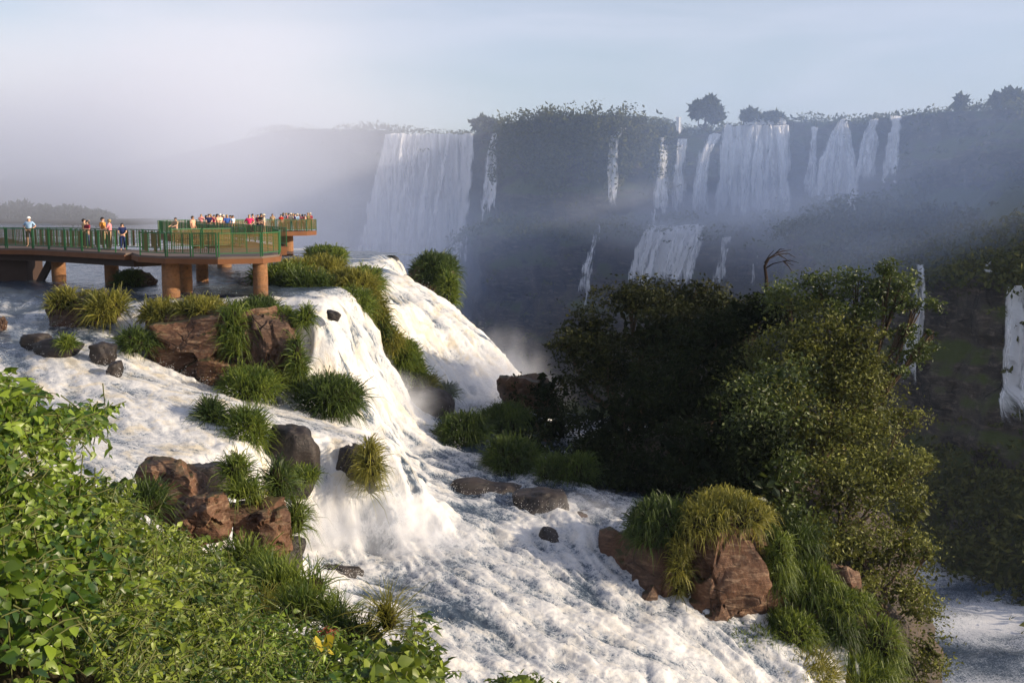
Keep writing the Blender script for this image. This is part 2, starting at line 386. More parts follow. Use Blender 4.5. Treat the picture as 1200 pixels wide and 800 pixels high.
# flatten the upper river and tidy the lip
Zg = np.where(Zg > RZ - .02, RZ - .02 + (Zg - RZ + .02) * .15, Zg)
P0 = np.stack([Xg, Yg, Zg], -1)
dr = np.gradient(P0, axis=0); dc = np.gradient(P0, axis=1); N = np.cross(dc, dr); N /= np.linalg.norm(N, axis=2)[..., None]
N[N[..., 2] < 0] *= -1
steep = 1 - N[..., 2]
Pf = P0.reshape(-1, 3); stf = blur(steep, 4).ravel()
Q = Pf * np.array([1, 1, .30])
gz = np.gradient(blur(blur(Zg, 9), 9)); gy_ = np.gradient(Yg, axis=0); gxc = np.gradient(Xg, axis=1); 
zx = gz[1] / gxc; zy = (gz[0] - zx * np.gradient(Xg, axis=0)) / gy_
fl = np.stack([-zx.ravel() + .004, -zy.ravel() - .012, np.zeros(Zg.size)], 1); fl /= np.linalg.norm(fl, axis=1)[:, None]
fl[:, 2] = (zx.ravel() * fl[:, 0] + zy.ravel() * fl[:, 1]); fl /= np.linalg.norm(fl, axis=1)[:, None]
def lic(freq, length, seed, fn, oct_=2, taps=6):
    o_ = np.zeros(len(Pf))
    for t_ in np.linspace(-.5, .5, taps): o_ += fn((Pf + fl * (t_ * length)) * freq, oct_, seed)
    return o_ / math.sqrt(taps) * .8
def ridge(P_, oct_, seed):
    o_ = np.zeros(len(P_)); a_ = 1.0
    for k_ in range(oct_): o_ += a_ * ((1 - np.abs(noise3(P_ * 2 ** k_ + 5.7 * k_, seed + k_)) * 1.6) ** 2 - .45); a_ *= .55
    return o_
s1 = lic(.9, 2.6, 3, fbm); s2 = lic(1.5, .9, 13, ridge, 2, 6); s3 = lic(3.6, .3, 23, ridge, 1, 4); s4 = lic(1.7, 3.6, 33, fbm, 2, 9)
amp = .05 + .26 * smooth(stf, .01, .12) + .10 * smooth(-Pf[:, 2], 4.6, 6.5)
amp = np.where(Pf[:, 2] > -4.75, .10, amp)
low = smooth(-Pf[:, 2], 10.8, 11.6) * (1 - smooth(stf, .05, .2))
amp = amp * (1 - low) + low * .30
b1 = billow(Q * .6, 4, 3, .5); b2 = fbm(Q * .35, 3, 21)
stp = smooth(stf, .05, .18)
disp = amp * (b1 * .30 + b2 * .45 + s1 * (.34 + .2 * stp) + s2 * .30 * (1 - .6 * stp) + s3 * .10 * (1 - .7 * stp) + s4 * .30 * stp)
Pd = Pf + N.reshape(-1, 3) * disp[:, None]
# foam: steep or churned water is white, the flat upper river is dark with a few streaks
foam = .36 + .52 * smooth(stf, .006, .08)
upper = smooth(Pf[:, 2], -4.75, -4.5)
st2 = fbm(Pf * np.array([.05, .22, 1]), 4, 51)
foam = foam * (1 - upper) + upper * (-.10 + .7 * smooth(st2, .2, .75) + .55 * smooth(stf, .01, .05) + .2 * s1)
mid = smooth(-Pf[:, 2], 5.0, 6.0); foam = np.maximum(foam, mid * .66)
churn = np.clip(.55 * s1 + .45 * s2 + .25 * s3 + .25 * b1, -1.3, 1.3)
foam += .64 * churn * (1 - upper) * (1 - .45 * smooth(stf, .06, .2)) + .46 * s4 * stp
sp = smooth(fbm(Pf * np.array([.16, .16, .1]), 3, 77), -.15, .5)
foam -= low * (.05 + .34 * sp + .24 * smooth(Pf[:, 1], 44.5, 49))  # random foam gaps; farther pool also darkened here to paint in its shade
shal = smooth(-Pf[:, 2], 4.7, 5.0) * (1 - smooth(-Pf[:, 2], 5.8, 6.6)) * (1 - smooth(stf, .03, .12)); foam -= .12 * shal
foam = np.clip(foam, -.4, 1.35)
gapn = fbm(Pf * np.array([.5, .5, .22]), 3, 91); gz_ = smooth(-Pf[:, 2], 8.9, 9.3) * (1 - smooth(-Pf[:, 2], 11.6, 12.4)) * (Pf[:, 1] < 46.5); foam -= 1.15 * gz_ * stp * smooth(gapn, .12, .45) * (.6 + .5 * np.clip(-s4, -.5, 1))
foam -= .45 * stp * (1 - gz_) * smooth(gapn, .25, .6)
foam = np.clip(foam, -.4, 1.35)
silt_ = 1 - .6 * smooth(-Pf[:, 2], 9.5, 12)
F = grid_faces(nr, nc)
fc = Pf[F].mean(1); ff = stf[F].mean(1)
keep = (fc[:, 2] > -18.5) & ~((fc[:, 1] > 86) & (fc[:, 0] > -8.6)) & ~((fc[:, 0] > 7) & (fc[:, 1] > 43)) & ~((fc[:, 1] > 72) & (fc[:, 2] < -14))
x_, y_, z_ = fc.T
r_fall2 = (y_ > 60.8) & (x_ > -9.2) & (z_ < -4.42)
r_fall1 = (y_ > 46.2) & (y_ <= 60.8) & (x_ > -10.5) & (x_ < -5.2) & (z_ > -10.9) & (z_ < -4.42)
r_front = (y_ > 36) & (y_ < 46.2) & (x_ > -11) & (x_ < -3) & (z_ < -9.1) & (z_ > -12.35)
r_upper = (z_ > -4.6) & ~r_fall1 & ~r_fall2
r_left = (z_ > -9.1) & ~(r_fall1 | r_fall2 | r_upper)
r_left &= ~((x_ > -5.2) & (z_ > -9.1))
def flood(m, seed_xy):
    m2 = m.reshape(nr - 1, nc - 1); d2 = ((x_ - seed_xy[0]) ** 2 + (y_ - seed_xy[1]) ** 2).reshape(m2.shape); d2 = np.where(m2, d2, 1e9); cur = np.zeros_like(m2); cur[np.unravel_index(d2.argmin(), d2.shape)] = True; n0 = 0
    for it in range(4000):
        nx = cur.copy(); nx[1:] |= cur[:-1]; nx[:-1] |= cur[1:]; nx[:, 1:] |= cur[:, :-1]; nx[:, :-1] |= cur[:, 1:]; cur = nx & m2
        if it % 8 == 0:
            if cur.sum() == n0: break
            n0 = cur.sum()
    return cur.ravel()
r_left = flood(r_left & keep, (-14.5, 43.0)); r_fall1 = flood(r_fall1 & keep, (-8.0, 52)); r_fall2 = flood(r_fall2 & keep, (-5, 66)); r_front = flood(r_front & keep, (-6, 42.3)); r_upper = flood(r_upper & keep, (-25, 70))
r_rapid = ~(r_fall1 | r_fall2 | r_front | r_upper | r_left)
for nm, msk, lab, cat, kind in (
        ('upper_river', r_upper, None, None, 'structure'), ('cascade', r_left, 'broad white cascade tumbling over ledges past the grassy rock outcrop', 'cascade', None),
        ('rapids', r_rapid, None, None, 'structure'),
        ('waterfall', r_fall1, 'white waterfall between the red grassy outcrop and the grassy rib', 'waterfall', None),
        ('waterfall', r_fall2, 'bright rounded waterfall beyond the grassy rib, pouring into the gorge', 'waterfall', None),
        ('waterfall', r_front, 'short broken waterfall with dark rock showing through, below the cascade', 'waterfall', None)):
    V, FF, fo, si_ = compact(Pd, F[msk & keep], foam, silt_)
    o = link(nm, mk_mesh(nm, V, FF, True, {'foam': fo, 'silt': si_}), MAT['water']); tag(o, lab, cat, None, kind)

# ------------------------------------------------------------------ rock under the water, far river, lower river
gx = np.linspace(-140, 40, 150); gy = np.linspace(24, 140, 120); GX, GY = np.meshgrid(gx, gy)
extra = [(30, 60, -50), (30, 40, -50), (30, 90, -52), (0, 110, -50), (-5, 125, -50), (20, 120, -52), (40, 130, -52), (-10, 140, -50), (-14, 106, -6), (-24, 132, -50), (-36, 124, -6), (-45, 140, -14), (-62, 140, -6), (-140, 140, -6), (-140, 60, -6), (-140, 30, -8), (40, 24, -50), (20, 24, -40)]
CT = np.concatenate([CZ, np.array(extra, float)]); rb2 = RBF(CT[:, :2], CT[:, 2])
GZ = rb2(np.stack([GX.ravel(), GY.ravel()], 1)) - 1.2
Vt = np.stack([GX.ravel(), GY.ravel(), GZ], 1); Vt[:, 2] += .5 * fbm(Vt * .25, 3, 5) - .3
tag(link('terrace', mk_mesh('terrace', Vt, grid_faces(*GX.shape)), MAT['rock_terrace']), kind='structure')
# upper river further back, flat reach of the middle terrace
yy = np.exp(np.linspace(math.log(98.5), math.log(420), 110)); tt = np.linspace(-1, 1, 160)
xr = np.full(len(yy), -8.7); xl = np.full(len(yy), -330.)
XX = xl[:, None] + (xr - xl)[:, None] * ((tt + 1) / 2)[None] ** .5; YY = np.repeat(yy[:, None], 160, 1)
Vr = np.stack([XX.ravel(), YY.ravel(), np.full(XX.size, RZ)], 1)
fo = -.15 + .8 * smooth(fbm(Vr * np.array([.02, .08, 1]), 4, 52), .25, .7); Vr[:, 2] += .14 * fbm(Vr * np.array([.25, .4, 1]), 3, 8) + .02
Fr = grid_faces(*XX.shape); fcr = Vr[Fr].mean(1); Fr = Fr[fcr[:, 1] < np.interp(fcr[:, 0], [-330, -115, -62, -32, -9], [300, 275, 165, 124, 101])]
Vr, Fr, fo = compact(Vr, Fr, fo)
tag(link('river_reach', mk_mesh('river_reach', Vr, Fr, True, {'foam': fo, 'silt': fo * 0 + .2}), MAT['water']), kind='structure')
yy = np.linspace(24, 420, 240); xx = np.linspace(-200, 170, 240); XX, YY = np.meshgrid(xx, yy)
Vl = np.stack([XX.ravel(), YY.ravel(), np.full(XX.size, -50.)], 1)
nf = fbm(Vl * np.array([.055, .09, 1]), 5, 61); Vl[:, 2] += .9 * billow(Vl * np.array([.10, .16, 1]), 4, 62) * .6
fo = .42 + .5 * nf
tag(link('lower_river', mk_mesh('lower_river', Vl, grid_faces(240, 240), True, {'foam': fo, 'silt': fo * 0 + .2}), MAT['water']), kind='structure')

# ------------------------------------------------------------------ far cliffs: upper wall, vegetated terrace, lower wall, talus in one profile
CL = np.array([  # u, D, v of the plateau edge, z of wall foot, terrace width, terrace drop, lower-wall foot z, outward angle (deg, 0 = towards -y, + = towards -x)
    (-520, 900, 236, -6, 6, 1, -8, -25), (-150, 720, 228, -6, 6, 1, -8, -20), (150, 520, 195, -26, 6, 1, -48, -15), (330, 400, 152, -24, 6, 1, -48, -12), (400, 352, 150, -20, 6, 2, -48, -12),
    (470, 338, 157, -22, 6, 3, -46, 0), (552, 334, 158, -14, 8, 3, -48, 10), (572, 318, 155, -6, 10, 2, -48, 20), (596, 300, 146, -4, 10, 2, -48, 28), (640, 294, 138, -5, 9, 2, -48, 30), (700, 288, 136, -5, 12, 3, -48, 30),
    (745, 286, 137, -5, 20, 2, -48, 14), (790, 289, 160, -5, 30, 2, -46, 2), (830, 289, 155, -5, 30, 2, -46, 0), (890, 288, 142, -4, 28, 3, -45, 2), (935, 284, 142, -3, 28, 5, -44, 16), (985, 268, 141, 0, 32, 8, -42, 35),
    (1050, 250, 137, 3, 36, 13, -40, 38), (1120, 232, 131, 4, 42, 16, -38, 40), (1200, 212, 128, 4, 42, 16, -37, 42), (1330, 190, 122, 4, 42, 16, -37, 45), (1500, 168, 115, 4, 40, 16, -37, 48)])
NCOL = 720
uc = np.linspace(CL[0, 0], CL[-1, 0], NCOL)
def ci(k):
    a = np.interp(uc, CL[:, 0], CL[:, k]); w = 7
    return np.convolve(np.pad(a, w, 'edge'), np.ones(2 * w + 1) / (2 * w + 1), 'valid')
cD, cV, cZb, cW, cDr, cLf, cAn = [ci(k) for k in range(1, 8)]
base = np.array([atD(u, v, D) for u, v, D in zip(uc, cV, cD)])
cZt = base[:, 2]
out = np.stack([-np.sin(np.radians(cAn)), -np.cos(np.radians(cAn)), np.zeros(NCOL)], 1)
rows = []; kinds = []
pl = np.concatenate([np.linspace(260, 5, 14)]); lumpy = fbm(np.stack([uc * .03, np.zeros(NCOL), np.zeros(NCOL)], 1), 3, 5)
for d in pl: rows.append(base - out * d); kinds.append(0)
for t in np.linspace(0, 1, 46):
    z = cZt + (cZb - cZt) * t; p = base.copy() + out * (t * 3.0)[..., None] if False else base + out * (t * 3.0); p = p.copy(); p[:, 2] = z; rows.append(p); kinds.append(1)
for t in np.linspace(.04, 1, 26):
    p = base + out * (3.0 + cW * t)[:, None]; p[:, 2] = cZb - cDr * t ** 1.3; rows.append(p); kinds.append(2)
for t in np.linspace(.04, 1, 40):
    p = base + out * (3.0 + cW + 4 * t)[:, None]; p[:, 2] = cZb - cDr + (cLf - cZb + cDr) * t; rows.append(p); kinds.append(3)
for t in np.linspace(.06, 1, 20):
    p = base + out * (7.0 + cW + 17 * t)[:, None]; p[:, 2] = cLf + (-54 - cLf) * t; rows.append(p); kinds.append(4)
CV = np.stack(rows); ck = np.array(kinds)[:, None].repeat(NCOL, 1)
Pc = CV.reshape(-1, 3).copy(); kf = ck.ravel()
n_col = fbm(Pc * np.array([.09, .09, .02]), 4, 71); n_big = fbm(Pc * np.array([.03, .03, .03]), 3, 72); n_led = fbm(Pc * np.array([.03, .03, .16]), 3, 73)
push = np.where(kf == 1, 2.8 * n_col + 3.0 * n_big + 2.6 * n_led, np.where(kf == 3, 2.8 * n_col + 2.5 * n_big + 2.6 * n_led, 0))
Pc += out[None].repeat(len(rows), 0).reshape(-1, 3) * push[:, None]
bl = billow(Pc * np.array([.09, .09, .06]), 4, 75)
Pc[:, 2] += np.where(kf == 2, 3.0 * np.maximum(bl, -.3), np.where(kf == 4, 2.2 * bl, np.where(kf == 0, 1.2 * n_big, 0)))
tag(link('cliff', mk_mesh('cliff', Pc, grid_faces(len(rows), NCOL)), MAT['rock_cliff']), kind='structure')
cu, cv_, cd_ = project(Pc)
def cliffD(u, v, r=5):
    m = (np.abs(cu - u) < r) & (np.abs(cv_ - v) < r)
    if not m.any(): return cliffD(u, v, r * 1.8)
    return Pc[m, 1].min()

def leaf_cards(C, size, rng, tint, flat=0.0):
    """small folded leaf quads at centres C"""
    n = len(C); a = rng.normal(size=(n, 3)); a[:, 2] *= (1 - flat); a /= np.linalg.norm(a, axis=1)[:, None]
    b = rng.normal(size=(n, 3)); b -= a * (a * b).sum(1)[:, None]; b /= np.linalg.norm(b, axis=1)[:, None]
    c = np.cross(a, b); s = (size * rng.uniform(.6, 1.35, n))[:, None]
    V = np.stack([C - a * s, C + b * s * .48 + c * s * .12, C + a * s, C - b * s * .48 + c * s * .12], 1).reshape(-1, 3)
    F = np.arange(n * 4).reshape(n, 4)
    return V, F, np.repeat(tint, 4)

# far vegetation on plateau edge, terrace and talus: one mass
def scatter_cliff(kind, count, size, seed, hgt, vmin=-1e9, umin=-400):
    rng = np.random.default_rng(seed); sel = np.where((kf == kind) & (cu > umin) & (cu < 1300))[0]
    q = Pc[sel]; w = smooth(fbm(q * .05, 3, seed), -.45, .25) + .02
    c = rng.choice(len(sel), count, p=w / w.sum()); P = q[c] + rng.normal(size=(count, 3)) * np.array([2.2, 2.2, .3])
    r = rng.uniform(.6, 1.0, count) * hgt * (0.4 + w[c])
    out_ = []; ti = []
    K = 10
    for k in range(K):
        d = rng.normal(size=(count, 3)); d /= np.linalg.norm(d, axis=1)[:, None]; d[:, 2] = np.abs(d[:, 2])
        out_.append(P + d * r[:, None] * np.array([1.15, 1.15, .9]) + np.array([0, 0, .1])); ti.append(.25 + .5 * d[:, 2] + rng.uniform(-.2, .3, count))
    return leaf_cards(np.concatenate(out_), size, rng, np.concatenate(ti))
G = Geo()
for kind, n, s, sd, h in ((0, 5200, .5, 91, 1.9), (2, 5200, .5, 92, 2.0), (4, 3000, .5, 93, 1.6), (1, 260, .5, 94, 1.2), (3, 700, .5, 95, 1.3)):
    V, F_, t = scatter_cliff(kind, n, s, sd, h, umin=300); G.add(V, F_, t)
# hanging bushes on the rim of the headland
rng = np.random.default_rng(96)
sel = np.where((kf == 1) & (cu > 585) & (cu < 790) & (cv_ < 205 + 20 * np.sin(cu * .09)))[0]
pk = Pc[rng.choice(sel, 2600)] + rng.normal(size=(2600, 3)) * 1.2
for k in range(7):
    V, F_, t = leaf_cards(pk + rng.normal(size=(2600, 3)) * .8 + np.array([-.6, -1.2, .2]), .55, rng, rng.uniform(.35, 1.1, 2600)); G.add(V, F_, t)
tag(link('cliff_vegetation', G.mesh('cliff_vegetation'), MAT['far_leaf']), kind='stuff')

# ------------------------------------------------------------------ trees
def make_tree(name, label, cat, base, blobs, leaf, dens, mat, seed, group=None, trunk_r=.16, limbs=True, tint=(0, 1), loose=0.0, core=True):
    """blobs: world ellipsoids (centre, radii); crown of leaf clumps, tapered trunk with limbs"""
    rng = np.random.default_rng(seed); base = np.array(base, float)
    t = empty(name, base, label, cat, group)
    G = Geo(); L = Geo()
    for c, r in blobs:
        c = np.array(c); r = np.array(r); area = (r[0] * r[2] + r[0] * r[1] + r[1] * r[2]) * 4
        nk = max(6, int(area * 1.5 * dens)); d = rng.normal(size=(nk, 3)); d /= np.linalg.norm(d, axis=1)[:, None]
        m_ = 9; sd = rng.normal(size=(m_, 3)); sd /= np.linalg.norm(sd, axis=1)[:, None]; sub = c + sd * r * rng.uniform(.5, .85, m_)[:, None]; sr = rng.uniform(.28, .52, m_)
        pick = rng.integers(0, m_, nk); rad = rng.uniform(.6, 1.05 + loose, nk)
        K = sub[pick] + d * r * (sr[pick] * rad)[:, None]
        cr = rng.uniform(.25, .5, nk) * min(1.0, r.mean() * .6)
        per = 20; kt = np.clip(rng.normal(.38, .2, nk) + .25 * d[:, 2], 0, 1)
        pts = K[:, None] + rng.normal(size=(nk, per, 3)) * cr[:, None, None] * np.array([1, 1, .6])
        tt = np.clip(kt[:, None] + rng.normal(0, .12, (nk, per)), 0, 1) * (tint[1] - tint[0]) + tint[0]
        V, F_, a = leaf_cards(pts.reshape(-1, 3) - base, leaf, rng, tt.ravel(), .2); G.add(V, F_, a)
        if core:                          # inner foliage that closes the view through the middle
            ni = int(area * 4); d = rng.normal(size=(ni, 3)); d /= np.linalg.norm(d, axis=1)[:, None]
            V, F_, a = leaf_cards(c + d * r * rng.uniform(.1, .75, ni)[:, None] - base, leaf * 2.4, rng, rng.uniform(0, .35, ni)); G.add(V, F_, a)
        if limbs:
            mid = base * .45 + c * .55 + rng.normal(size=3) * .35 - np.array([0, 0, .25 * abs(c[2] - base[2])])
            pts = np.array([base + (mid - base) * .15, mid, c * .85 + mid * .15, c + np.array([0, 0, r[2] * .3])]) - base
            V, F_ = tube(pts, [trunk_r * .62, trunk_r * .42, trunk_r * .25, trunk_r * .08], 6); L.add(V, F_)
            for j in range(5):
                e = K[rng.integers(nk)]; V, F_ = tube(np.array([c * .6 + mid * .4, (c + e) / 2 + rng.normal(size=3) * .15, e]) - base, [trunk_r * .22, trunk_r * .14, trunk_r * .04], 5); L.add(V, F_)
    cen = np.mean([np.array(b[0]) for b in blobs], 0) - base
    V, F_ = tube(np.array([[0, 0, -.4], cen * .2 + np.array([.1, 0, 0]), cen * .5, cen * .9]), [trunk_r * 1.3, trunk_r, trunk_r * .8, trunk_r * .4], 8); L.add(V, F_)
    link('trunk', L.mesh('trunk', True), MAT['bark'], t)
    link('crown', G.mesh('crown'), mat, t)
    return t
def pb(u, v, D, ru, rv, rd=None):
    s = D / FPX; return (atD(u, v, D), (ru * s, (rd if rd else (ru + rv) / 2) * s, rv * s))
# plateau trees that stand clear of the rim, and bushes of the far bank
k = 0
for lab, u, vb, D, bl in (
    ('tall round-crowned tree standing above the plateau rim over the twin falls', 825, 152, 292, ((818, 128, 10, 12), (832, 122, 11, 10), (838, 135, 12, 10))),
    ('spreading flat-topped tree on the plateau over the bare shaded cliff', 1180, 130, 222, ((1172, 118, 9, 6), (1184, 114, 9, 7), (1195, 118, 8, 6))),
    ('thin solitary sapling rising from the cliff rim', 1126, 128, 232, ((1126, 119, 2, 8),)),
    ('low bush on the rim beside the highest broad fall', 905, 142, 284, ((880, 136, 14, 6), (905, 138, 16, 5))),
    ('hazy rounded tree on the rim above the narrow single fall', 572, 156, 330, ((566, 146, 14, 9), (580, 148, 10, 7)))):
    k += 1
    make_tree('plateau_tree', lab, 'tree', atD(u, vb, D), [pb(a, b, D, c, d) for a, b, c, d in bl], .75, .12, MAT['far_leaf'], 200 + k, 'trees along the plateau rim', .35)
rng = np.random.default_rng(5)
fb = [(-40, 248, 40, 12), (10, 250, 22, 10), (26, 246, 10, 9), (55, 251, 22, 8), (85, 251, 22, 8), (115, 255, 18, 7)]
FBL = ['long low hazy bush at the upstream end of the misty bank row', 'hazy rounded bush at the foot of the tallest misty bush', 'tallest hazy bush of the misty row, standing up as a knob', 'flat hazy bush just past the tall knob of the misty row', 'flat hazy bush before the last one of the misty row', 'last low hazy bush, tapering to the water in the mist']
for j, (u, v, ru, rv) in enumerate(fb):
    p = atZ(u, 262, RZ); 
    make_tree('river_bush', FBL[j], 'bush', atD(u, 259, 290), [pb(u, v, 290, ru, rv, 12), pb(u + ru * .5, v + 2, 292, ru * .6, rv * .8, 10)], .8, .10, MAT['far_leaf'], 300 + j, 'bushes in the mist on the far river bank', .3)
tag(link('far_bank', mk_mesh('far_bank', [(-330, 270, -4.6), (-95, 275, -4.6), (-90, 330, -4.6), (-330, 330, -4.6), (-330, 282, -3.4), (-100, 286, -3.4), (-100, 320, -3.4), (-330, 320, -3.4)], np.array([[0, 1, 5, 4], [1, 2, 6, 5], [2, 3, 7, 6], [3, 0, 4, 7], [4, 5, 6, 7]])), MAT['soil']), kind='structure')

# ------------------------------------------------------------------ far waterfalls
def far_fall(label, rows_, cover, off=1.6, seed=0, D=None, wob=.6):
    o = fall_sheet(rows_, cover - .10, off, seed, D, wob); tag(o, label, 'waterfall', 'waterfalls of the far cliff')
    rng = np.random.default_rng(800 + seed); rows_ = sorted(rows_); vs = [r[0] for r in rows_]; w = max(r[2] - r[1] for r in rows_)
    if D is None and vs[-1] - vs[0] > 30:
        for k in range(int(np.clip(w / 7, 1, 14))):
            t0 = rng.uniform(.08, .92); dr_ = rng.normal(0, .04); hw = rng.uniform(1.6, 4.2) / max(w, 8); a_ = vs[0] + (vs[-1] - vs[0]) * max(0, rng.uniform(-.15, .25)); b_ = vs[0] + (vs[-1] - vs[0]) * rng.uniform(.7, 1.06)
            rr_ = []
            for v in np.linspace(a_, b_, 7):
                L = np.interp(v, vs, [r[1] for r in rows_]); R = np.interp(v, vs, [r[2] for r in rows_]); f_ = (v - a_) / (b_ - a_); c_ = L + (R - L) * (t0 + dr_ * f_ * 2); ww = max(1.8, (R - L) * hw) * (.7 + .9 * f_)
                rr_.append((v, c_ - ww, c_ + ww))
            st = fall_sheet(rr_, cover + .22, off + rng.uniform(.6, 1.8), seed * 31 + k, None, wob * .6, 'water_strand'); st.parent = o
    return o
def fall_sheet(rows_, cover, off=1.6, seed=0, D=None, wob=.6, nm='waterfall'):
    """rows_: (v, u_left, u_right) from lip to foot"""
    rows_ = sorted(rows_); vs = np.array([r[0] for r in rows_], float)
    nv = max(12, int((vs[-1] - vs[0]) / 2.0)); wmax = max(r[2] - r[1] for r in rows_); nu = max(7, int(wmax / 1.3))
    V = []; UV = []; CO = []
    tv = np.linspace(vs[0], vs[-1], nv)
    L = np.interp(tv, vs, [r[1] for r in rows_]); R = np.interp(tv, vs, [r[2] for r in rows_])
    s = np.linspace(0, 1, nu); ref = None
    for i in range(nv):
        for j in range(nu):
            u = L[i] + (R[i] - L[i]) * s[j]
            V.append((u, tv[i], j, i))
    V = np.array(V)
    if D is None:
        Dg = np.zeros((nv, nu)); 
        js = np.linspace(0, nu - 1, min(nu, 9)).astype(int); is_ = np.linspace(0, nv - 1, min(nv, 10)).astype(int)
        sub = np.array([[cliffD(L[i] + (R[i] - L[i]) * s[j], tv[i]) for j in js] for i in is_])
        sub = np.minimum.accumulate(sub, 0)
        tmp = np.array([np.interp(np.arange(nu), js, row) for row in sub])
        Dg = np.array([np.interp(np.arange(nv), is_, tmp[:, j]) for j in range(nu)]).T
        Dg -= off
    else: Dg = np.full((nv, nu), float(D))
    lip = 2.2 * fbm(np.stack([V[:, 0] * .09, V[:, 0] * 0 + seed, V[:, 0] * 0], 1), 3, 7) * (1 - V[:, 3] / (nv - 1)) ** 2 * (1 if D is None else 0)
    edg = 2.0 * fbm(np.stack([V[:, 1] * .05, V[:, 1] * 0 + seed, V[:, 2] / nu * 2], 1), 3, 9) 
    P = np.array([atD(u + e_, v + l_, Dg[int(i), int(j)]) for (u, v, j, i), l_, e_ in zip(V, lip, edg)])
    nz = fbm(np.stack([P[:, 0] * .8, P[:, 1] * .2 + seed, P[:, 2] * .06], 1), 4, 400 + seed)
    P[:, 1] -= wob * np.maximum(nz, -.6); 
    i_, j_ = V[:, 3] / (nv - 1), V[:, 2] / (nu - 1)
    edge = np.minimum(j_, 1 - j_) * (R - L)[V[:, 3].astype(int)]
    co = cover + .27 - .75 * (1 - smooth(edge, 0, 5.0)) - .85 * smooth(i_, .65, 1.0) + .25 * (1 - smooth(i_, 0, .15))
    uv = np.stack([P[:, 0] * .8 + seed * 7, -P[:, 2] * .8], 1)
    return link(nm, mk_mesh(nm, P, grid_faces(nv, nu), True, {'cover': co}, uv), MAT['fall'])
far_fall('broad white curtain waterfall pouring over the misty far cliff', [(157, 452, 556), (175, 446, 557), (220, 434, 553), (270, 424, 546), (330, 408, 538)], .90, 3.0, 1, wob=2.0)
far_fall('narrow single waterfall beside the broad misty curtain', [(156, 575, 582), (180, 570, 582), (220, 565, 581), (266, 558, 580)], .72, 2.0, 2)
far_fall('faint lower trickle under the narrow single waterfall', [(272, 543, 552), (318, 541, 549)], .35, 2.0, 3)
far_fall('thin twisting cascade down the middle of the shaded headland cliff', [(150, 726, 733), (160, 714, 724), (200, 709, 724), (240, 713, 724), (262, 710, 724)], .62, 1.8, 4)
far_fall('slanting lower cascade below the thin twisting one', [(258, 702, 712), (290, 692, 700), (330, 676, 692), (365, 664, 690)], .52, 1.8, 5)
far_fall('small bright spill at the notch of the plateau rim', [(137, 791, 800), (158, 789, 803)], .95, 1.8, 6)
far_fall('slender white fall, outermost of the twin falls', [(161, 772, 783), (200, 768, 783), (258, 758, 786)], .90, 1.8, 7)
far_fall('slender white fall, inner one of the twin falls', [(163, 793, 806), (200, 789, 803), (258, 784, 806)], .88, 1.8, 8)
far_fall('slanting ragged fall between the twin falls and the broadest one', [(157, 830, 848), (175, 820, 836), (210, 812, 830), (258, 804, 832)], .80, 1.8, 9)
far_fall('broadest bright fall of the far cliff, tinted yellow in its middle', [(147, 848, 925), (170, 843, 926), (210, 841, 925), (264, 832, 930)], .88, 2.2, 10, wob=1.4)
far_fall('foaming sunlit rapids at the lip above the broadest fall', [(138, 880, 918), (147, 866, 924)], 1.0, 2.5, 11)
far_fall('thin veil fall next to the broadest fall', [(150, 950, 960), (180, 946, 958), (244, 934, 958)], .62, 1.8, 12)
far_fall('fan-shaped fall spreading down the shaded bay of the cliff', [(139, 984, 992), (160, 970, 1000), (200, 956, 1006), (250, 946, 1010)], .78, 2.0, 13)
far_fall('short veil fall close to the fan-shaped fall', [(140, 1019, 1030), (165, 1008, 1030), (222, 998, 1028)], .72, 1.8, 14)
far_fall('isolated straight fall at the edge of the bare cliff', [(136, 1043, 1058), (170, 1040, 1057), (216, 1034, 1053)], .72, 1.8, 15)
far_fall('wide lower-tier fall under the twin falls', [(264, 756, 832), (290, 744, 822), (340, 728, 808)], .84, 1.8, 16)
far_fall('narrow lower-tier fall beside the dark rock buttress', [(278, 846, 858), (305, 842, 852), (345, 832, 850)], .58, 1.8, 17)
far_fall('dim trickle on the lower wall above the bare dead tree', [(300, 884, 890), (345, 872, 886)], .38, 1.6, 18)
far_fall('tall dim fall down the lower wall behind the twisted tree', [(310, 1074, 1086), (350, 1068, 1088), (400, 1060, 1082), (470, 1048, 1074)], .55, 1.8, 19)
far_fall('small pale spill high on the lower wall', [(305, 1152, 1164), (322, 1150, 1165)], .6, 1.6, 20)
far_fall('bright ragged fall at the far end of the lower wall', [(335, 1180, 1215), (400, 1172, 1218), (450, 1170, 1216), (512, 1168, 1212)], .62, 1.8, 21)

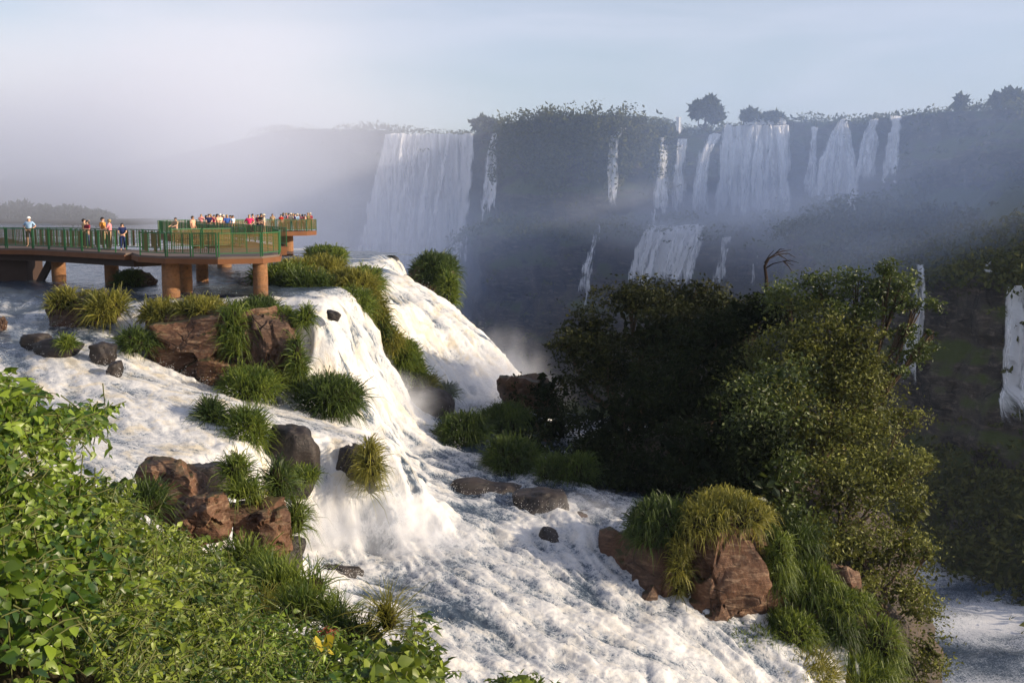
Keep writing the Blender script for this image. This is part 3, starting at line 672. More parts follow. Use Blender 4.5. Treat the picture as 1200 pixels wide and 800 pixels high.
# ------------------------------------------------------------------ rocks and grass
def rock(label, c, d, seed, mat, level=4, rz=0.0, n=14, boxy=.5, rough=1.0, name='boulder', cat='boulder', group=None):
    rng = np.random.default_rng(seed); V, F_ = ico(level)
    nn = rng.normal(size=(n, 3)); nn /= np.linalg.norm(nn, axis=1)[:, None]; dd = rng.uniform(.72, 1.0, n)
    ax = np.array([[1, 0, 0], [-1, 0, 0], [0, 1, 0], [0, -1, 0], [0, 0, 1], [0, 0, -1.]]); ax = ax + rng.normal(size=(6, 3)) * .16; ax /= np.linalg.norm(ax, axis=1)[:, None]
    nn = np.concatenate([nn, ax]); dd = np.concatenate([dd, np.full(6, 1 - boxy * .4)])
    dot = V @ nn.T; r = np.where(dot > .05, dd / np.maximum(dot, .05), 9).min(1); r = np.minimum(r, 1.25)
    P = V * r[:, None] * np.array(d) * .54
    Pn = P + seed * 3.1
    k = .10 * min(d) * rough
    strat = np.round(Pn[:, 2] * 2.2 + .5 * fbm(Pn * .7, 2, 2)) ; h = noise3(np.stack([strat * 3.7, strat * 0 + seed, strat * 0], 1), 3)
    fp = rng.normal(size=(46, 3)); fp /= np.linalg.norm(fp, axis=1)[:, None]; jit = V + .12 * np.stack([fbm(V * 2.2 + seed, 2, 1), fbm(V * 2.2 + seed, 2, 2), fbm(V * 2.2 + seed, 2, 3)], 1)
    dt_ = jit @ fp.T; nr_ = dt_.argmax(1); srt = np.sort(dt_, 1); gap = srt[:, -1] - srt[:, -2]; fo_ = rng.uniform(-1, 1, 46); ti_ = rng.normal(size=(46, 3)) * 2.4
    facet = fo_[nr_] + ((V - fp[nr_]) * ti_[nr_]).sum(1) - .8 * (1 - smooth(gap, 0, .02))
    cr_ = np.abs(fbm(Pn * np.array([1.1, 1.1, .45]) + 3.3, 3, seed + 5)); cell = np.floor(3 * fbm(Pn * .8 + 7.7, 2, seed + 9)) / 3
    P += V * (k * (.45 * fbm(Pn * (1.6 / max(.4, min(d) ** .5)), 5, seed) + .5 * h + (.6 if mat != 'rock_wet' else .25) * facet))[:, None]
    ca, sa = math.cos(rz), math.sin(rz); P = np.stack([P[:, 0] * ca - P[:, 1] * sa, P[:, 0] * sa + P[:, 1] * ca, P[:, 2]], 1)
    o = link(name, mk_mesh(name, P, F_, mat == 'rock_wet'), MAT[mat], None, c)
    m = o.data; 
    return tag(o, label, cat, group)
def prock(label, u, v, D, wpx, hpx, seed, mat, depth=None, **kw):
    s = D / FPX; w_ = mat == 'rock_wet'; return rock(label, atD(u, v - (hpx * .12 if w_ else 0), D + wpx * s * .3), (wpx * s * (1.3 if w_ else 1.15), (depth or wpx * s), hpx * s * (1.75 if w_ else 1.45)), seed, mat, **kw)

def blades(rng, n, base_fn, length, width, droop=.55, lean=None):
    """n arching blades: returns verts, quads, tint"""
    P, Nn = base_fn(rng, n)
    d = Nn * .75 + np.array([0, 0, .55]) + rng.normal(size=(n, 3)) * .42 + .5 * np.stack([noise3(P * 1.3 + 4, 1), noise3(P * 1.3 + 9, 2), noise3(P * 1.3, 3) * .5], 1)
    if lean is not None: d = d + np.array(lean)
    d /= np.linalg.norm(d, axis=1)[:, None]
    L = (length * rng.uniform(.4, 1.35, n) * np.where(rng.random(n) < .06, 1.5, 1))[:, None]; g = np.array([0, 0, -1.])
    hd = d * np.array([1, 1, .25]); 
    p1 = P + d * L * .4; d2 = d * .75 + hd * .2 + g * droop * .35; p2 = p1 + d2 * L * .35; d3 = d * .35 + hd * .35 + g * droop * 1.25; p3 = p2 + d3 * L * .4
    s = np.cross(d, rng.normal(size=(n, 3))); s /= np.linalg.norm(s, axis=1)[:, None]; w = (width * rng.uniform(.7, 1.3, n))[:, None]
    V = np.stack([P - s * w, P + s * w, p1 - s * w * .9, p1 + s * w * .9, p2 - s * w * .6, p2 + s * w * .6, p3 - s * w * .1, p3 + s * w * .1], 1).reshape(-1, 3)
    b = np.arange(n)[:, None] * 8
    F_ = np.concatenate([b + np.array([[0, 1, 3, 2]]), b + np.array([[2, 3, 5, 4]]), b + np.array([[4, 5, 7, 6]])])
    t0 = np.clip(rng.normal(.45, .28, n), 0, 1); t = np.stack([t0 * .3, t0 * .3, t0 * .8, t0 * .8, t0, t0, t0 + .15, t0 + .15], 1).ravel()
    return V, F_, np.clip(t, 0, 1)
def grass(label, u, v, D, wpx, hpx, seed, mat='grass', length=.75, depth=None, dens=1.0, droop=.6, lean=None, cat='grass clump', group='grass clumps on the river rocks', width=None):
    """dome of long drooping blades round pixel centre (u, v)"""
    s = D / FPX; rng = np.random.default_rng(seed + 1000)
    c = atD(u, v, D + .2); r = np.array([max(.12, wpx * s * .54 - length * .28), 0, max(.10, hpx * s * .54 - length * .20)]); r[1] = depth * .5 if depth else r[0] * .9
    t = empty('grass_clump', c, label, cat, group)
    nl = 4 if max(wpx, hpx) * s > .9 else 3; V, F_ = ico(2); GM = Geo()
    lc = rng.normal(size=(nl, 3)) * .36 * np.array([1.25 if wpx > hpx else .7, .8, .55 if wpx > hpx else 1.2]); lc[0] *= .2; ls = rng.uniform(.46, .72, nl); ls[0] = .78
    for q in range(nl): GM.add((V * (1 + .3 * fbm(V * 1.7 + seed + q, 2, seed))[:, None] * ls[q] * .93 + lc[q]) * r, F_)
    link('root_mound', GM.mesh('root_mound', True), MAT['soil'], t)
    def bf(rg, n):
        d = rg.normal(size=(n, 3)); d[:, 1] -= .25; d /= np.linalg.norm(d, axis=1)[:, None]; d[:, 2] = np.where(d[:, 2] < (-.97 if hpx > wpx else -.7), -d[:, 2], d[:, 2])
        q = rg.choice(nl, n, p=ls ** 2 / (ls ** 2).sum()); lm = 1 + .3 * fbm(d * 1.7 + seed + q[:, None], 2, seed)
        nn = d / r; nn /= np.linalg.norm(nn, axis=1)[:, None]
        return (d * (lm * ls[q] * .92)[:, None] + lc[q]) * r, nn
    area = (r[0] * r[2] + r[0] * r[1] + r[1] * r[2]) * 4
    n = int(np.clip(area * 230 * dens + 220, 260, 4200))
    # blades gather in tufts so light and dark strands form
    V, F_, a = blades(rng, n, bf, length, width or .42 * s + .004, droop, lean)
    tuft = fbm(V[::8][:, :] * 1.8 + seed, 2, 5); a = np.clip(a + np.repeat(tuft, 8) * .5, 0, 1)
    link('blades', mk_mesh('blades', V, F_, False, {'tint': a}), MAT[mat], t)['kind'] = 'stuff'
    return t

# --- red outcrop under the walkway, with its grass
rock('big reddish layered rock outcrop crowned with grass in front of the viewing platform', atD(258, 415, 49.2), (8.6, 5.6, 5.2), 3, 'rock_red', 6, .06, 10, .8, .9, 'rock_outcrop', 'rock')
prock('square reddish rock face at the outcrop corner beside the waterfall', 322, 425, 47.2, 62, 100, 8, 'rock_brown', 3.0, level=5, boxy=.8)
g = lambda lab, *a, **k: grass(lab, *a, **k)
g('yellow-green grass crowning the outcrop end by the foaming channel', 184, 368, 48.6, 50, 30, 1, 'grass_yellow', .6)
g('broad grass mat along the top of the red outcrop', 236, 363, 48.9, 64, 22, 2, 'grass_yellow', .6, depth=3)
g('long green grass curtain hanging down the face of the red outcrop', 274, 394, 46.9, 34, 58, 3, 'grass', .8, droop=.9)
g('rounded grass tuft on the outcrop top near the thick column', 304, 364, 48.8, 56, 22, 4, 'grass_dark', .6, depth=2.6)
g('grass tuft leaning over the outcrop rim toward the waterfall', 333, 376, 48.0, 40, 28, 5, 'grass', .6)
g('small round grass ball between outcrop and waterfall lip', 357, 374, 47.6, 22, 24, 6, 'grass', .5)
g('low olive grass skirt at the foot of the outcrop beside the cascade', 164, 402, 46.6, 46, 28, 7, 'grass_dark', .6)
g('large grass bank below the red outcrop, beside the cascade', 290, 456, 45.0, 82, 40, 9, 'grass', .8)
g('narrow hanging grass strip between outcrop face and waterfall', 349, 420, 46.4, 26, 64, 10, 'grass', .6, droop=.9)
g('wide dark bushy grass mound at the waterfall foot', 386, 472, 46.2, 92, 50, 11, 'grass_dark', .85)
# --- small islet in the upper channel
prock('low brown rock islet between two grass tufts in the upper channel', 100, 366, 49, 74, 32, 12, 'rock_brown')
g('small yellowish grass tuft on the brown islet', 72, 353, 48.6, 30, 26, 13, 'grass_yellow', .55)
g('full grass tuft on the brown islet', 122, 363, 48.2, 46, 36, 14, 'grass_yellow', .8)
g('tiny grass sprout on top of the brown islet', 104, 350, 49.2, 20, 16, 15, 'grass_yellow', .45)
prock('dark pointed rock in the cascade, next to the tufted one', 45, 402, 44.8, 26, 13, 16, 'rock_wet')
prock('dark rock in the cascade with a green tuft on top', 66, 411, 44.0, 42, 16, 17, 'rock_wet')
g('little green tuft on the dark cascade rock', 79, 404, 43.6, 22, 18, 18, 'grass', .45)
prock('dark wedge-shaped rock standing in the cascade', 121, 417, 44, 24, 18, 19, 'rock_wet')
prock('splashed dark rock just below the wedge-shaped one', 134, 437, 42.8, 15, 15, 20, 'rock_wet')
prock('brown rock fragment in the shallow channel beside the islet', 3, 380, 47.5, 10, 14, 21, 'rock_brown')
prock('round mossy rock under the walkway by the thick columns', 160, 330, 60, 36, 20, 22, 'rock_brown')
g('dark bushy growth on the mossy rock under the walkway', 152, 329, 59, 30, 22, 23, 'grass_dark', .6)
# --- grass islands in the cascade
g('dark tussock in midstream, smaller lobe', 248, 490, 40, 44, 42, 24, 'grass_dark', .7)
g('large tussock in midstream, fuller lobe', 290, 507, 39.5, 66, 56, 25, 'grass', .8)
prock('wet dark rock at the cascade lip with water sheeting over it', 345, 545, 39.6, 50, 56, 26, 'rock_wet')
g('tuft of grass on the wet rock at the cascade lip', 352, 560, 38.6, 34, 24, 27, 'grass', .5)
prock('dark rock wall behind the broken waterfall', 412, 556, 41.7, 34, 40, 28, 'rock_wet', 1.6)
g('tall grass strip hanging over the broken waterfall', 433, 548, 40.6, 34, 74, 29, 'grass_yellow', .75, droop=.95)
# --- bank rocks with overhanging grass
prock('smooth red-brown boulder beside the cascade', 206, 576, 27.6, 70, 58, 30, 'rock_red', level=5, rough=.35, boxy=.3)
prock('dark shaded boulder wedged behind the grass on the bank', 245, 566, 29.8, 50, 28, 31, 'rock_wet')
prock('pale-edged reddish rock under the smooth boulder', 240, 608, 26.4, 66, 46, 32, 'rock_red', level=5, rough=.55)
prock('big cracked brown rock at the foot of the broken waterfall', 308, 622, 26.8, 76, 58, 33, 'rock_red', level=5, boxy=.8, rough=.6)
prock('dark wet ledge below the cracked brown rock', 330, 652, 28.2, 44, 26, 34, 'rock_wet')
g('drooping grass head on the bank boulders', 276, 552, 27.8, 40, 40, 35, 'grass', .5, droop=.9)
g('drooping grass skirt under the grass head', 282, 578, 27.2, 40, 26, 36, 'grass', .45, droop=.9)
g('dense dark grass head overhanging the broken waterfall foot', 326, 568, 28.0, 40, 48, 37, 'grass_dark', .6, droop=.9)
g('long grass tail trailing down beside the broken waterfall', 348, 610, 27.8, 32, 52, 38, 'grass', .55, droop=1.0)
g('yellow dry grass tuft between the bank boulders', 305, 592, 27.4, 26, 22, 39, 'grass_yellow', .45)
g('soft long-bladed grass below the bank rocks', 286, 660, 22, 62, 58, 40, 'grass', .6, group='long grasses of the near bank')
g('soft grass spreading above the leafy bank', 330, 690, 18, 84, 56, 41, 'grass', .6, group='long grasses of the near bank')
g('thin wispy grass at the bank edge beside the red boulder', 165, 590, 22, 70, 40, 42, 'grass_dark', .6, group='long grasses of the near bank', dens=.8)
g('lush grass filling the dip between leafy bank and spiky tuft', 350, 716, 16.2, 90, 50, 48, 'grass', .5, group='long grasses of the near bank', width=.007)
g('grass fringe along the edge of the leafy bank by the dark wet rock', 412, 742, 14.6, 90, 44, 49, 'grass_dark', .45, group='long grasses of the near bank', width=.006)
g('olive grass patch around the pale foam-washed rock', 300, 716, 17.0, 70, 40, 50, 'grass_yellow', .5, group='long grasses of the near bank', width=.007)
g('grass shelf hanging beneath the soft long-bladed grass', 318, 676, 20.5, 70, 40, 51, 'grass', .6, group='long grasses of the near bank', width=.008)
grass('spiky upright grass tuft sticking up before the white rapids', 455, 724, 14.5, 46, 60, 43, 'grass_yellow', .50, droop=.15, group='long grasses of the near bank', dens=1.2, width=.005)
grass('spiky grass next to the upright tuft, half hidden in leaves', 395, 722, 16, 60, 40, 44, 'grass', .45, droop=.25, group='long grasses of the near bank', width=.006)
prock('pale foam-washed rock peeking out of the leafy bank', 280, 698, 18.0, 40, 30, 45, 'rock_brown', rough=.5)
prock('dark rock wet with spray at the edge of the rapids', 398, 688, 37.2, 46, 32, 46, 'rock_wet')
# --- grassy rib between the two falls
RIB = [(340, 328, 61.5, 58, 34), (372, 318, 66, 70, 30), (366, 336, 59.5, 60, 34), (400, 338, 60.5, 66, 38), (428, 334, 62.5, 54, 36), (412, 358, 58.5, 60, 34), (440, 362, 60, 30, 34), (446, 384, 60, 24, 34), (458, 400, 60.4, 30, 34), (470, 418, 60.6, 36, 34), (480, 436, 61, 36, 34), (492, 452, 61.5, 42, 26), (526, 461, 62, 20, 18)]
riblab = ['grass mound at the outer end of the rib by the platform', 'sunlit grass mound on the crest of the rib', 'shaded grass mound under the crest of the rib', 'full grass mound in the middle of the rib',
          'grass mound on the rib overlooking the rounded waterfall', 'deep green grass apron over the waterfall lip', 'grass at the bend where the rib starts to drop', 'narrow grass step just below the bend of the rib', 'grass step halfway down the rib',
          'yellowish grass step on the lower rib', 'grass pad near the rib foot', 'grass fringe at the rib foot by the pool', 'separate little grass ball at the foot of the rounded waterfall']
for j, (p, l) in enumerate(zip(RIB, riblab)):
    grass(l, *p, 60 + j, ('grass', 'grass_yellow', 'grass_dark', 'grass_yellow', 'grass')[j % 5], .8, group='grass mounds of the rib between the waterfalls')
rock('long brown rock rib under the grass between the two waterfalls', (-10.2, 62.0, -7.4), (7.0, 3.2, 4.2), 75, 'rock_terrace', 5, .1, name='rock_rib', cat='rock')
rock('stepped brown rock carrying the lower grass of the rib', (-7.0, 62.4, -10.4), (4.2, 2.2, 4.0), 76, 'rock_terrace', 5, .1, name='rock_rib', cat='rock')
g('small grass island in the upper river behind the rib', 388, 299, 84, 50, 14, 77, 'grass', .7)
g('grass cap on the brink where the rounded waterfall begins', 505, 320, 79, 54, 44, 78, 'grass_dark', .9)
g('grass tail sliding down the brink beside the rounded waterfall', 524, 338, 77, 24, 34, 79, 'grass', .8)
rock('dark rock on the brink under the grass cap', atD(508, 330, 80), (3.4, 3.2, 3.6), 80, 'rock_brown')
prock('small dark rock on the lip of the waterfall', 391, 371, 48.4, 14, 8, 81, 'rock_wet')
prock('smooth dark boulder in the pool below the waterfalls', 496, 476, 59.8, 60, 26, 82, 'rock_wet', level=5)
prock('low wet shelf breaking the rapids', 580, 594, 46.6, 100, 30, 83, 'rock_wet', 2.2, level=5, boxy=.2)
prock('wet shelf rock with water combing down its face', 634, 606, 45.2, 52, 32, 84, 'rock_wet', 1.6, level=5, boxy=.3)
prock('dark rock breaking the lower rapids, larger one', 645, 652, 43.0, 34, 32, 85, 'rock_wet')
prock('dark rock in the lower rapids beside the larger one', 670, 650, 43.2, 20, 24, 86, 'rock_wet')
prock('flat dark rock awash below the pair in the rapids', 612, 670, 41.4, 34, 20, 87, 'rock_wet')
rock('golden foam-washed boulder catching sun in the shaded rapids', atD(680, 618, 45.3), (2.1, 1.6, 1.5), 88, 'rock_brown', 4, boxy=.1)

# ------------------------------------------------------------------ islet with its boulders, grass and trees
ring = np.array([(-4.2, 56.5), (-1.8, 54), (0.6, 49.5), (3.5, 47.2), (5.8, 46.6), (4.8, 43.2), (4.2, 40.8), (5.4, 38.8), (8.2, 37.2), (12, 37.5), (15, 40), (17.5, 44), (19.5, 50), (19.5, 57), (16, 63), (10, 67), (3, 68), (-1.5, 64), (-3.6, 60)])
def resamp(r, n):
    r = np.concatenate([r, r[:1]]); s = np.concatenate([[0], np.cumsum(np.linalg.norm(np.diff(r, axis=0), axis=1))]); t = np.linspace(0, s[-1], n, endpoint=False)
    return np.stack([np.interp(t, s, r[:, 0]), np.interp(t, s, r[:, 1])], 1)
NR = 150; rr = resamp(ring, NR); cen = np.array([9.5, 52.5]); lev = [(1.22, -54), (1.14, -40), (1.06, -28), (1.0, -19), (.94, -16.6), (.86, -15.2), (.74, -14.3), (.58, -13.4), (.42, -12.6), (.28, -11.8), (.14, -11.2), (.02, -11)]
lv = np.array(lev); tl = np.linspace(0, len(lev) - 1, 60); sc_ = np.interp(tl, range(len(lev)), lv[:, 0]); zl = np.interp(tl, range(len(lev)), lv[:, 1])
Vi = np.concatenate([np.column_stack([cen + (rr - cen) * s_, np.full(NR, z_)]) for s_, z_ in zip(sc_, zl)])
Vi += (np.stack([fbm(Vi * .4, 5, 8, .6), fbm(Vi * .4, 5, 9, .6), .6 * fbm(Vi * .4, 4, 10)], 1)) * .8
Vi[:, 2] -= np.clip(47 - Vi[:, 1], 0, 12) * .42 * (Vi[:, 2] > -20)
i = np.arange(NR); Fi = np.concatenate([np.stack([k * NR + i, k * NR + (i + 1) % NR, (k + 1) * NR + (i + 1) % NR, (k + 1) * NR + i], 1) for k in range(59)])
tag(link('islet_terrain', mk_mesh('islet_terrain', Vi, Fi), MAT['rock_terrace']), kind='structure')

rock('large cracked red boulder at the tip of the wooded islet, sunlit face', atD(842, 690, 42.0), (5.4, 4.6, 7.2), 101, 'rock_red', 6, .5, 9, .6, .8)
rock('dark rounded boulder joined to the cracked red one, at the rapids', atD(762, 708, 42.4), (5.0, 4.4, 5.6), 102, 'rock_brown', 5, .2, 14, .3, .5)
rock('tall shaded boulder under the grass hood on the islet tip', atD(775, 645, 43.4), (3.0, 3.0, 3.2), 103, 'rock_brown', 5, .8)
prock('reddish rock half covered by grass beside the islet bushes', 975, 690, 41.5, 62, 44, 104, 'rock_red', level=5)
prock('dark overhung rock under the grass tail', 950, 720, 41.2, 60, 40, 105, 'rock_brown')
prock('dark rock hollow at the waterline under the islet grass', 905, 775, 40.0, 70, 50, 106, 'rock_wet')
IG = 'grass clumps on the wooded islet tip'
for j, (l, u, v, D, w, h, m, ln, dr_) in enumerate([
    ('olive grass hood over the shaded boulder at the rapids', 778, 612, 41.4, 92, 54, 'grass_dark', .6, .9),
    ('grass beard hanging down the islet boulder edge', 796, 668, 40.2, 26, 90, 'grass_yellow', .5, 1.0),
    ('sunny grass hood above the cracked red boulder', 868, 606, 41.0, 96, 48, 'grass_yellow', .65, .9),
    ('bright grass flowing round the side of the cracked red boulder', 912, 662, 40.8, 44, 96, 'grass', .6, .9),
    ('green grass under the cracked red boulder', 862, 758, 39.4, 84, 50, 'grass', .55, .9),
    ('bright grass hummock below the islet bushes', 925, 742, 39.8, 76, 54, 'grass', .55, .8),
    ('grass pad on the reddish rock beside the bushes', 985, 706, 40.6, 60, 34, 'grass', .6, .8),
    ('long grass fall draping beside the thin trickle', 1030, 752, 40.4, 62, 72, 'grass', .65, 1.0),
    ('deep green grass by the thin trickle', 985, 742, 40.2, 50, 44, 'grass_dark', .7, .9),
    ('low grass at the brink below the hummock', 930, 790, 38.8, 110, 60, 'grass_yellow', .8, .9),
    ('green grass ledge between the hummock and the reddish rock', 950, 690, 41.4, 60, 60, 'grass', .8, .9),
    ('shadowed grass pocket above the reddish rock', 935, 640, 42.4, 60, 50, 'grass_dark', .7, .8),
    ('grass pouring over the gorge brink under the golden bush', 1010, 795, 39.4, 80, 50, 'grass', .9, 1.0),
    ('tousled grass at the very tip of the islet', 870, 795, 38.6, 60, 40, 'grass_dark', .8, .9),
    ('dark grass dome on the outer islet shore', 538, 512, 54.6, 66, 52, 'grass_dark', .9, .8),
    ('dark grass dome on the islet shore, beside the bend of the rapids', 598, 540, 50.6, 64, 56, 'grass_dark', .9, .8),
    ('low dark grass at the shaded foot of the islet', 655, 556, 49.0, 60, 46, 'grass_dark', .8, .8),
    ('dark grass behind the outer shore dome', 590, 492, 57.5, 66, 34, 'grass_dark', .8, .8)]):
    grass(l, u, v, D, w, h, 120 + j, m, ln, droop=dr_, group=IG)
V, F_ = None, None
far = atD(1000, 760, 39.6)
rows_ = [(742, 1000, 1003), (760, 997, 1004), (780, 999, 1009), (812, 1005, 1018)]
far_fall('thin trickle of white water slipping down the grassy islet side', rows_, .30, 0, 33, D=38.9, wob=.1)
tag(bpy.context.scene.objects[-1] if False else COL.objects[-1], group='small trickles of the islet')

T = lambda L: [pb(*b) for b in L]
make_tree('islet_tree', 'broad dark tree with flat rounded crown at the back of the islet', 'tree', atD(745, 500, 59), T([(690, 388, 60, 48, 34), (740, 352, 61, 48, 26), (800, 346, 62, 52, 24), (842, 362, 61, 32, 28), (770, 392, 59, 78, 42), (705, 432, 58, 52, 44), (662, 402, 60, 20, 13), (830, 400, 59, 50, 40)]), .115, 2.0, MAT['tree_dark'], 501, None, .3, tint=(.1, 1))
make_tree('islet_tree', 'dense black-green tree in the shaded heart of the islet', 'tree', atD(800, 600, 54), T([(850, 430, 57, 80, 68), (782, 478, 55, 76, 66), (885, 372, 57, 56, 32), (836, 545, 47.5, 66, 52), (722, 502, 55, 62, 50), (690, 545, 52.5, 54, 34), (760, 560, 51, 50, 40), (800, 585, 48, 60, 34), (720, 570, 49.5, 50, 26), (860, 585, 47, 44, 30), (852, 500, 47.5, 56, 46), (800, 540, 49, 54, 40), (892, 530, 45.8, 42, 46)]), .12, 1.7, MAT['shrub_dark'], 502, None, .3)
make_tree('islet_tree', 'tall twisted tree with mossy lobed branches reaching over the gorge', 'tree', atD(985, 520, 52), T([(925, 352, 55, 42, 22), (962, 342, 53.5, 42, 22), (1006, 334, 52.5, 42, 20), (1043, 326, 52, 24, 17), (1000, 372, 52, 36, 24), (1076, 360, 51.4, 30, 13), (1072, 412, 51.4, 28, 20), (1048, 433, 51.4, 20, 12), (1052, 345, 52, 26, 20), (1058, 385, 51.6, 22, 14), (1092, 390, 51.4, 6, 4)]), .10, 2.6, MAT['tree_green'], 503, None, .22, core=False)
make_tree('islet_tree', 'brownish sunlit tree below the twisted one', 'tree', atD(960, 540, 50), T([(945, 405, 52, 66, 46), (1000, 412, 51.4, 40, 36), (900, 440, 52, 50, 50), (985, 455, 50.5, 60, 40), (1022, 440, 50.8, 22, 30)]), .10, 2.0, MAT['tree_olive'], 504, None, .25, tint=(-.1, .75))
make_tree('islet_shrub', 'bright olive bush in full sun on the gorge side of the islet', 'bush', atD(975, 640, 46), T([(950, 505, 48, 66, 52), (1015, 492, 48.5, 48, 44), (1062, 490, 49.5, 32, 12), (985, 572, 46, 72, 56), (1046, 560, 46.5, 38, 42), (1080, 540, 47, 14, 16)]), .085, 2.4, MAT['tree_olive'], 505, 'sunlit bushes on the gorge side of the islet', .12, loose=.1)
make_tree('islet_shrub', 'golden olive bush spilling down over the gorge', 'bush', atD(1030, 700, 43.5), T([(1000, 645, 44.4, 64, 52), (1058, 640, 44.6, 36, 46), (1066, 705, 43.4, 40, 44), (1090, 765, 42.8, 36, 34), (1050, 790, 42, 50, 30), (1085, 650, 44.4, 14, 18), (1075, 600, 45.5, 22, 30), (960, 640, 43.6, 44, 34), (1010, 700, 42.6, 40, 30)]), .08, 2.4, MAT['tree_olive'], 506, 'sunlit bushes on the gorge side of the islet', .12, loose=.1)
make_tree('islet_shrub', 'dark green shrub between the red boulder and the olive bushes', 'bush', atD(915, 620, 44.5), T([(905, 565, 44.8, 46, 46), (930, 620, 43.8, 42, 40), (890, 490, 47, 50, 46), (925, 455, 48.5, 46, 40)]), .10, 2.0, MAT['tree_green'], 507, None, .12, tint=(0, .8))
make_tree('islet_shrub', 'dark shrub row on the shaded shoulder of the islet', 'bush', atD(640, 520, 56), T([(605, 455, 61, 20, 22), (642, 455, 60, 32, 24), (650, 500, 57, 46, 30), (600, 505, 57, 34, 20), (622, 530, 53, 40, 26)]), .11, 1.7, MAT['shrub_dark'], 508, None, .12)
rock('dark rock block under the shrubs facing the rounded waterfall', atD(618, 468, 61.5), (3.4, 3, 2.8), 509, 'rock_brown')
# bare dead tree
bt = empty('dead_tree', atD(898, 332, 57), 'bare dead tree leaning on top of the islet foliage', 'tree')
s_ = 57 / FPX; b0 = atD(898, 332, 57); GB = Geo(); rng = np.random.default_rng(3)
def pp(u, v, dd=0): return atD(u, v, 57 + dd) - b0
V, F_ = tube([pp(898, 340), pp(898, 326), pp(896, 312), pp(901, 303), pp(909, 297)], [.11, .09, .075, .055, .03], 7); GB.add(V, F_)
link('trunk', GB.mesh('trunk', True), MAT['bark_dead'], bt)
for k, pts in enumerate([[(901, 303), (912, 298), (924, 297), (932, 302)], [(898, 314), (906, 309), (918, 306), (930, 311)], [(909, 297), (918, 294), (927, 293)], [(896, 308), (901, 300), (907, 293)], [(912, 298), (920, 303), (927, 308)], [(918, 306), (926, 305), (936, 308)], [(918, 306), (924, 312), (928, 318)], [(909, 297), (914, 292), (919, 292)]]):
    q = [pp(u, v, .25 * (-1) ** k * i_) for i_, (u, v) in enumerate(pts)]; V, F_ = tube(q, np.linspace(.04, .012, len(q)), 5)
    Gq = Geo(); Gq.add(V, F_); link('branch', Gq.mesh('branch', True), MAT['bark_dead'], bt)
Gq = Geo(); tb = atD(1046, 362, 51.6)
for e in ((1062, 345), (1070, 350), (1066, 343), (1072, 356)):
    V, F_ = tube([atD(1046, 362, 51.6) - tb, atD((1046 + e[0]) / 2, (362 + e[1]) / 2 + 2, 51.4) - tb, atD(*e, 51.2) - tb], [.04, .03, .012], 5); Gq.add(V, F_)
link('dead_branch', Gq.mesh('dead_branch', True), MAT['bark_dead'], [o for o in COL.objects if o.name.startswith('islet_tree')][2]).location = tb - np.array([o for o in COL.objects if o.name.startswith('islet_tree')][2].location)

# ------------------------------------------------------------------ walkways
DZ = -2.35
def railing(parent, origin, a, b, first_post=True, h=1.1):
    """panels of a green railing from a to b (world xy at deck level)"""
    a = np.array([*a, DZ]); b = np.array([*b, DZ]); L = np.linalg.norm(b - a); n = max(1, round(L / 1.75))
    for k in range(n):
        p = a + (b - a) * k / n; q = a + (b - a) * (k + 1) / n; t = (q - p) / np.linalg.norm(q - p)
        G = Geo(); up = np.array([0, 0, 1.])
        p_, q_ = p + t * .06, q - t * .06
        for e in (p_, q_): G.bar(e, e + up * (h + .03), .055, .055)
        G.bar(p_ + up * h, q_ + up * h, .06, .045); G.bar(p_ + up * .16, q_ + up * .16, .04, .04)
        for f in (.33, .67):
            e = p_ + (q_ - p_) * f; G.bar(e + up * .16, e + up * h, .035, .035)
        o = link('railing_panel', G.mesh('railing_panel', False, origin), MAT['green_paint'], parent)
        nrm = np.cross(t, up); Gi = Geo(); Gi.bar(p_ + t * .04 + up * .63, q_ - t * .04 + up * .63, .008, .86)
        link('mesh_infill', Gi.mesh('mesh_infill', False, origin), MAT['infill'], o)
def slab(parent, origin, poly, z0, z1, name, mat):
    n = len(poly); V = [(x, y, z0) for x, y in poly] + [(x, y, z1) for x, y in poly]
    me = bpy.data.meshes.new(name); me.from_pydata([tuple(np.array(v) - origin) for v in V], [], [list(range(n))[::-1], list(range(n, 2 * n))] + [[i, (i + 1) % n, n + (i + 1) % n, n + i] for i in range(n)])
    me.update(); return link(name, me, MAT[mat], parent)
def column(parent, origin, x, y, r, zt, zb, mat='concrete', cap=True):
    zs = np.linspace(zt, zb, 9); V, F_ = tube([(x, y, z) for z in zs], r * (1 + .02 * np.sin(zs * 3)), 18); G = Geo(); G.add(V, F_)
    o = link('column', G.mesh('column', True, origin), MAT[mat], parent)
def strip(path, w):
    """left and right offset lines of a path"""
    p = np.array(path, float); t = np.gradient(p, axis=0); t /= np.linalg.norm(t, axis=1)[:, None]; nn = np.stack([-t[:, 1], t[:, 0]], 1)
    return p + nn * w / 2, p - nn * w / 2

# near walkway with the viewing platform
w1 = empty('walkway', (-20, 57, RZ), 'concrete walkway with green railings leading to the polygonal viewing platform', 'walkway')
O1 = np.array([-20, 57, RZ])
plat = [(-18.2, 53.8), (-16.4, 52.2), (-13.8, 51.6), (-11.9, 52.4), (-11.5, 54.4), (-12.3, 58.5), (-13.7, 63.4), (-16.2, 63.8), (-18.9, 61.0), (-19.9, 57.4)]
slab(w1, O1, plat, DZ - .12, DZ, 'deck', 'deckm')
slab(w1, O1, [(x * 1.0 + (x + 15) * .02, y + (y - 57) * .02) for x, y in plat], DZ - .34, DZ - .10, 'fascia', 'fascia')
for k in range(len(plat)):
    a, b = plat[k], plat[(k + 1) % len(plat)]
    if k in (8, 9): continue
    if k == 6: continue
    railing(w1, O1, a, b)
path = [(-62, 66.5), (-44, 65.6), (-30.5, 64.8), (-26.5, 63.6), (-22.2, 60.0), (-18.9, 57.2)]
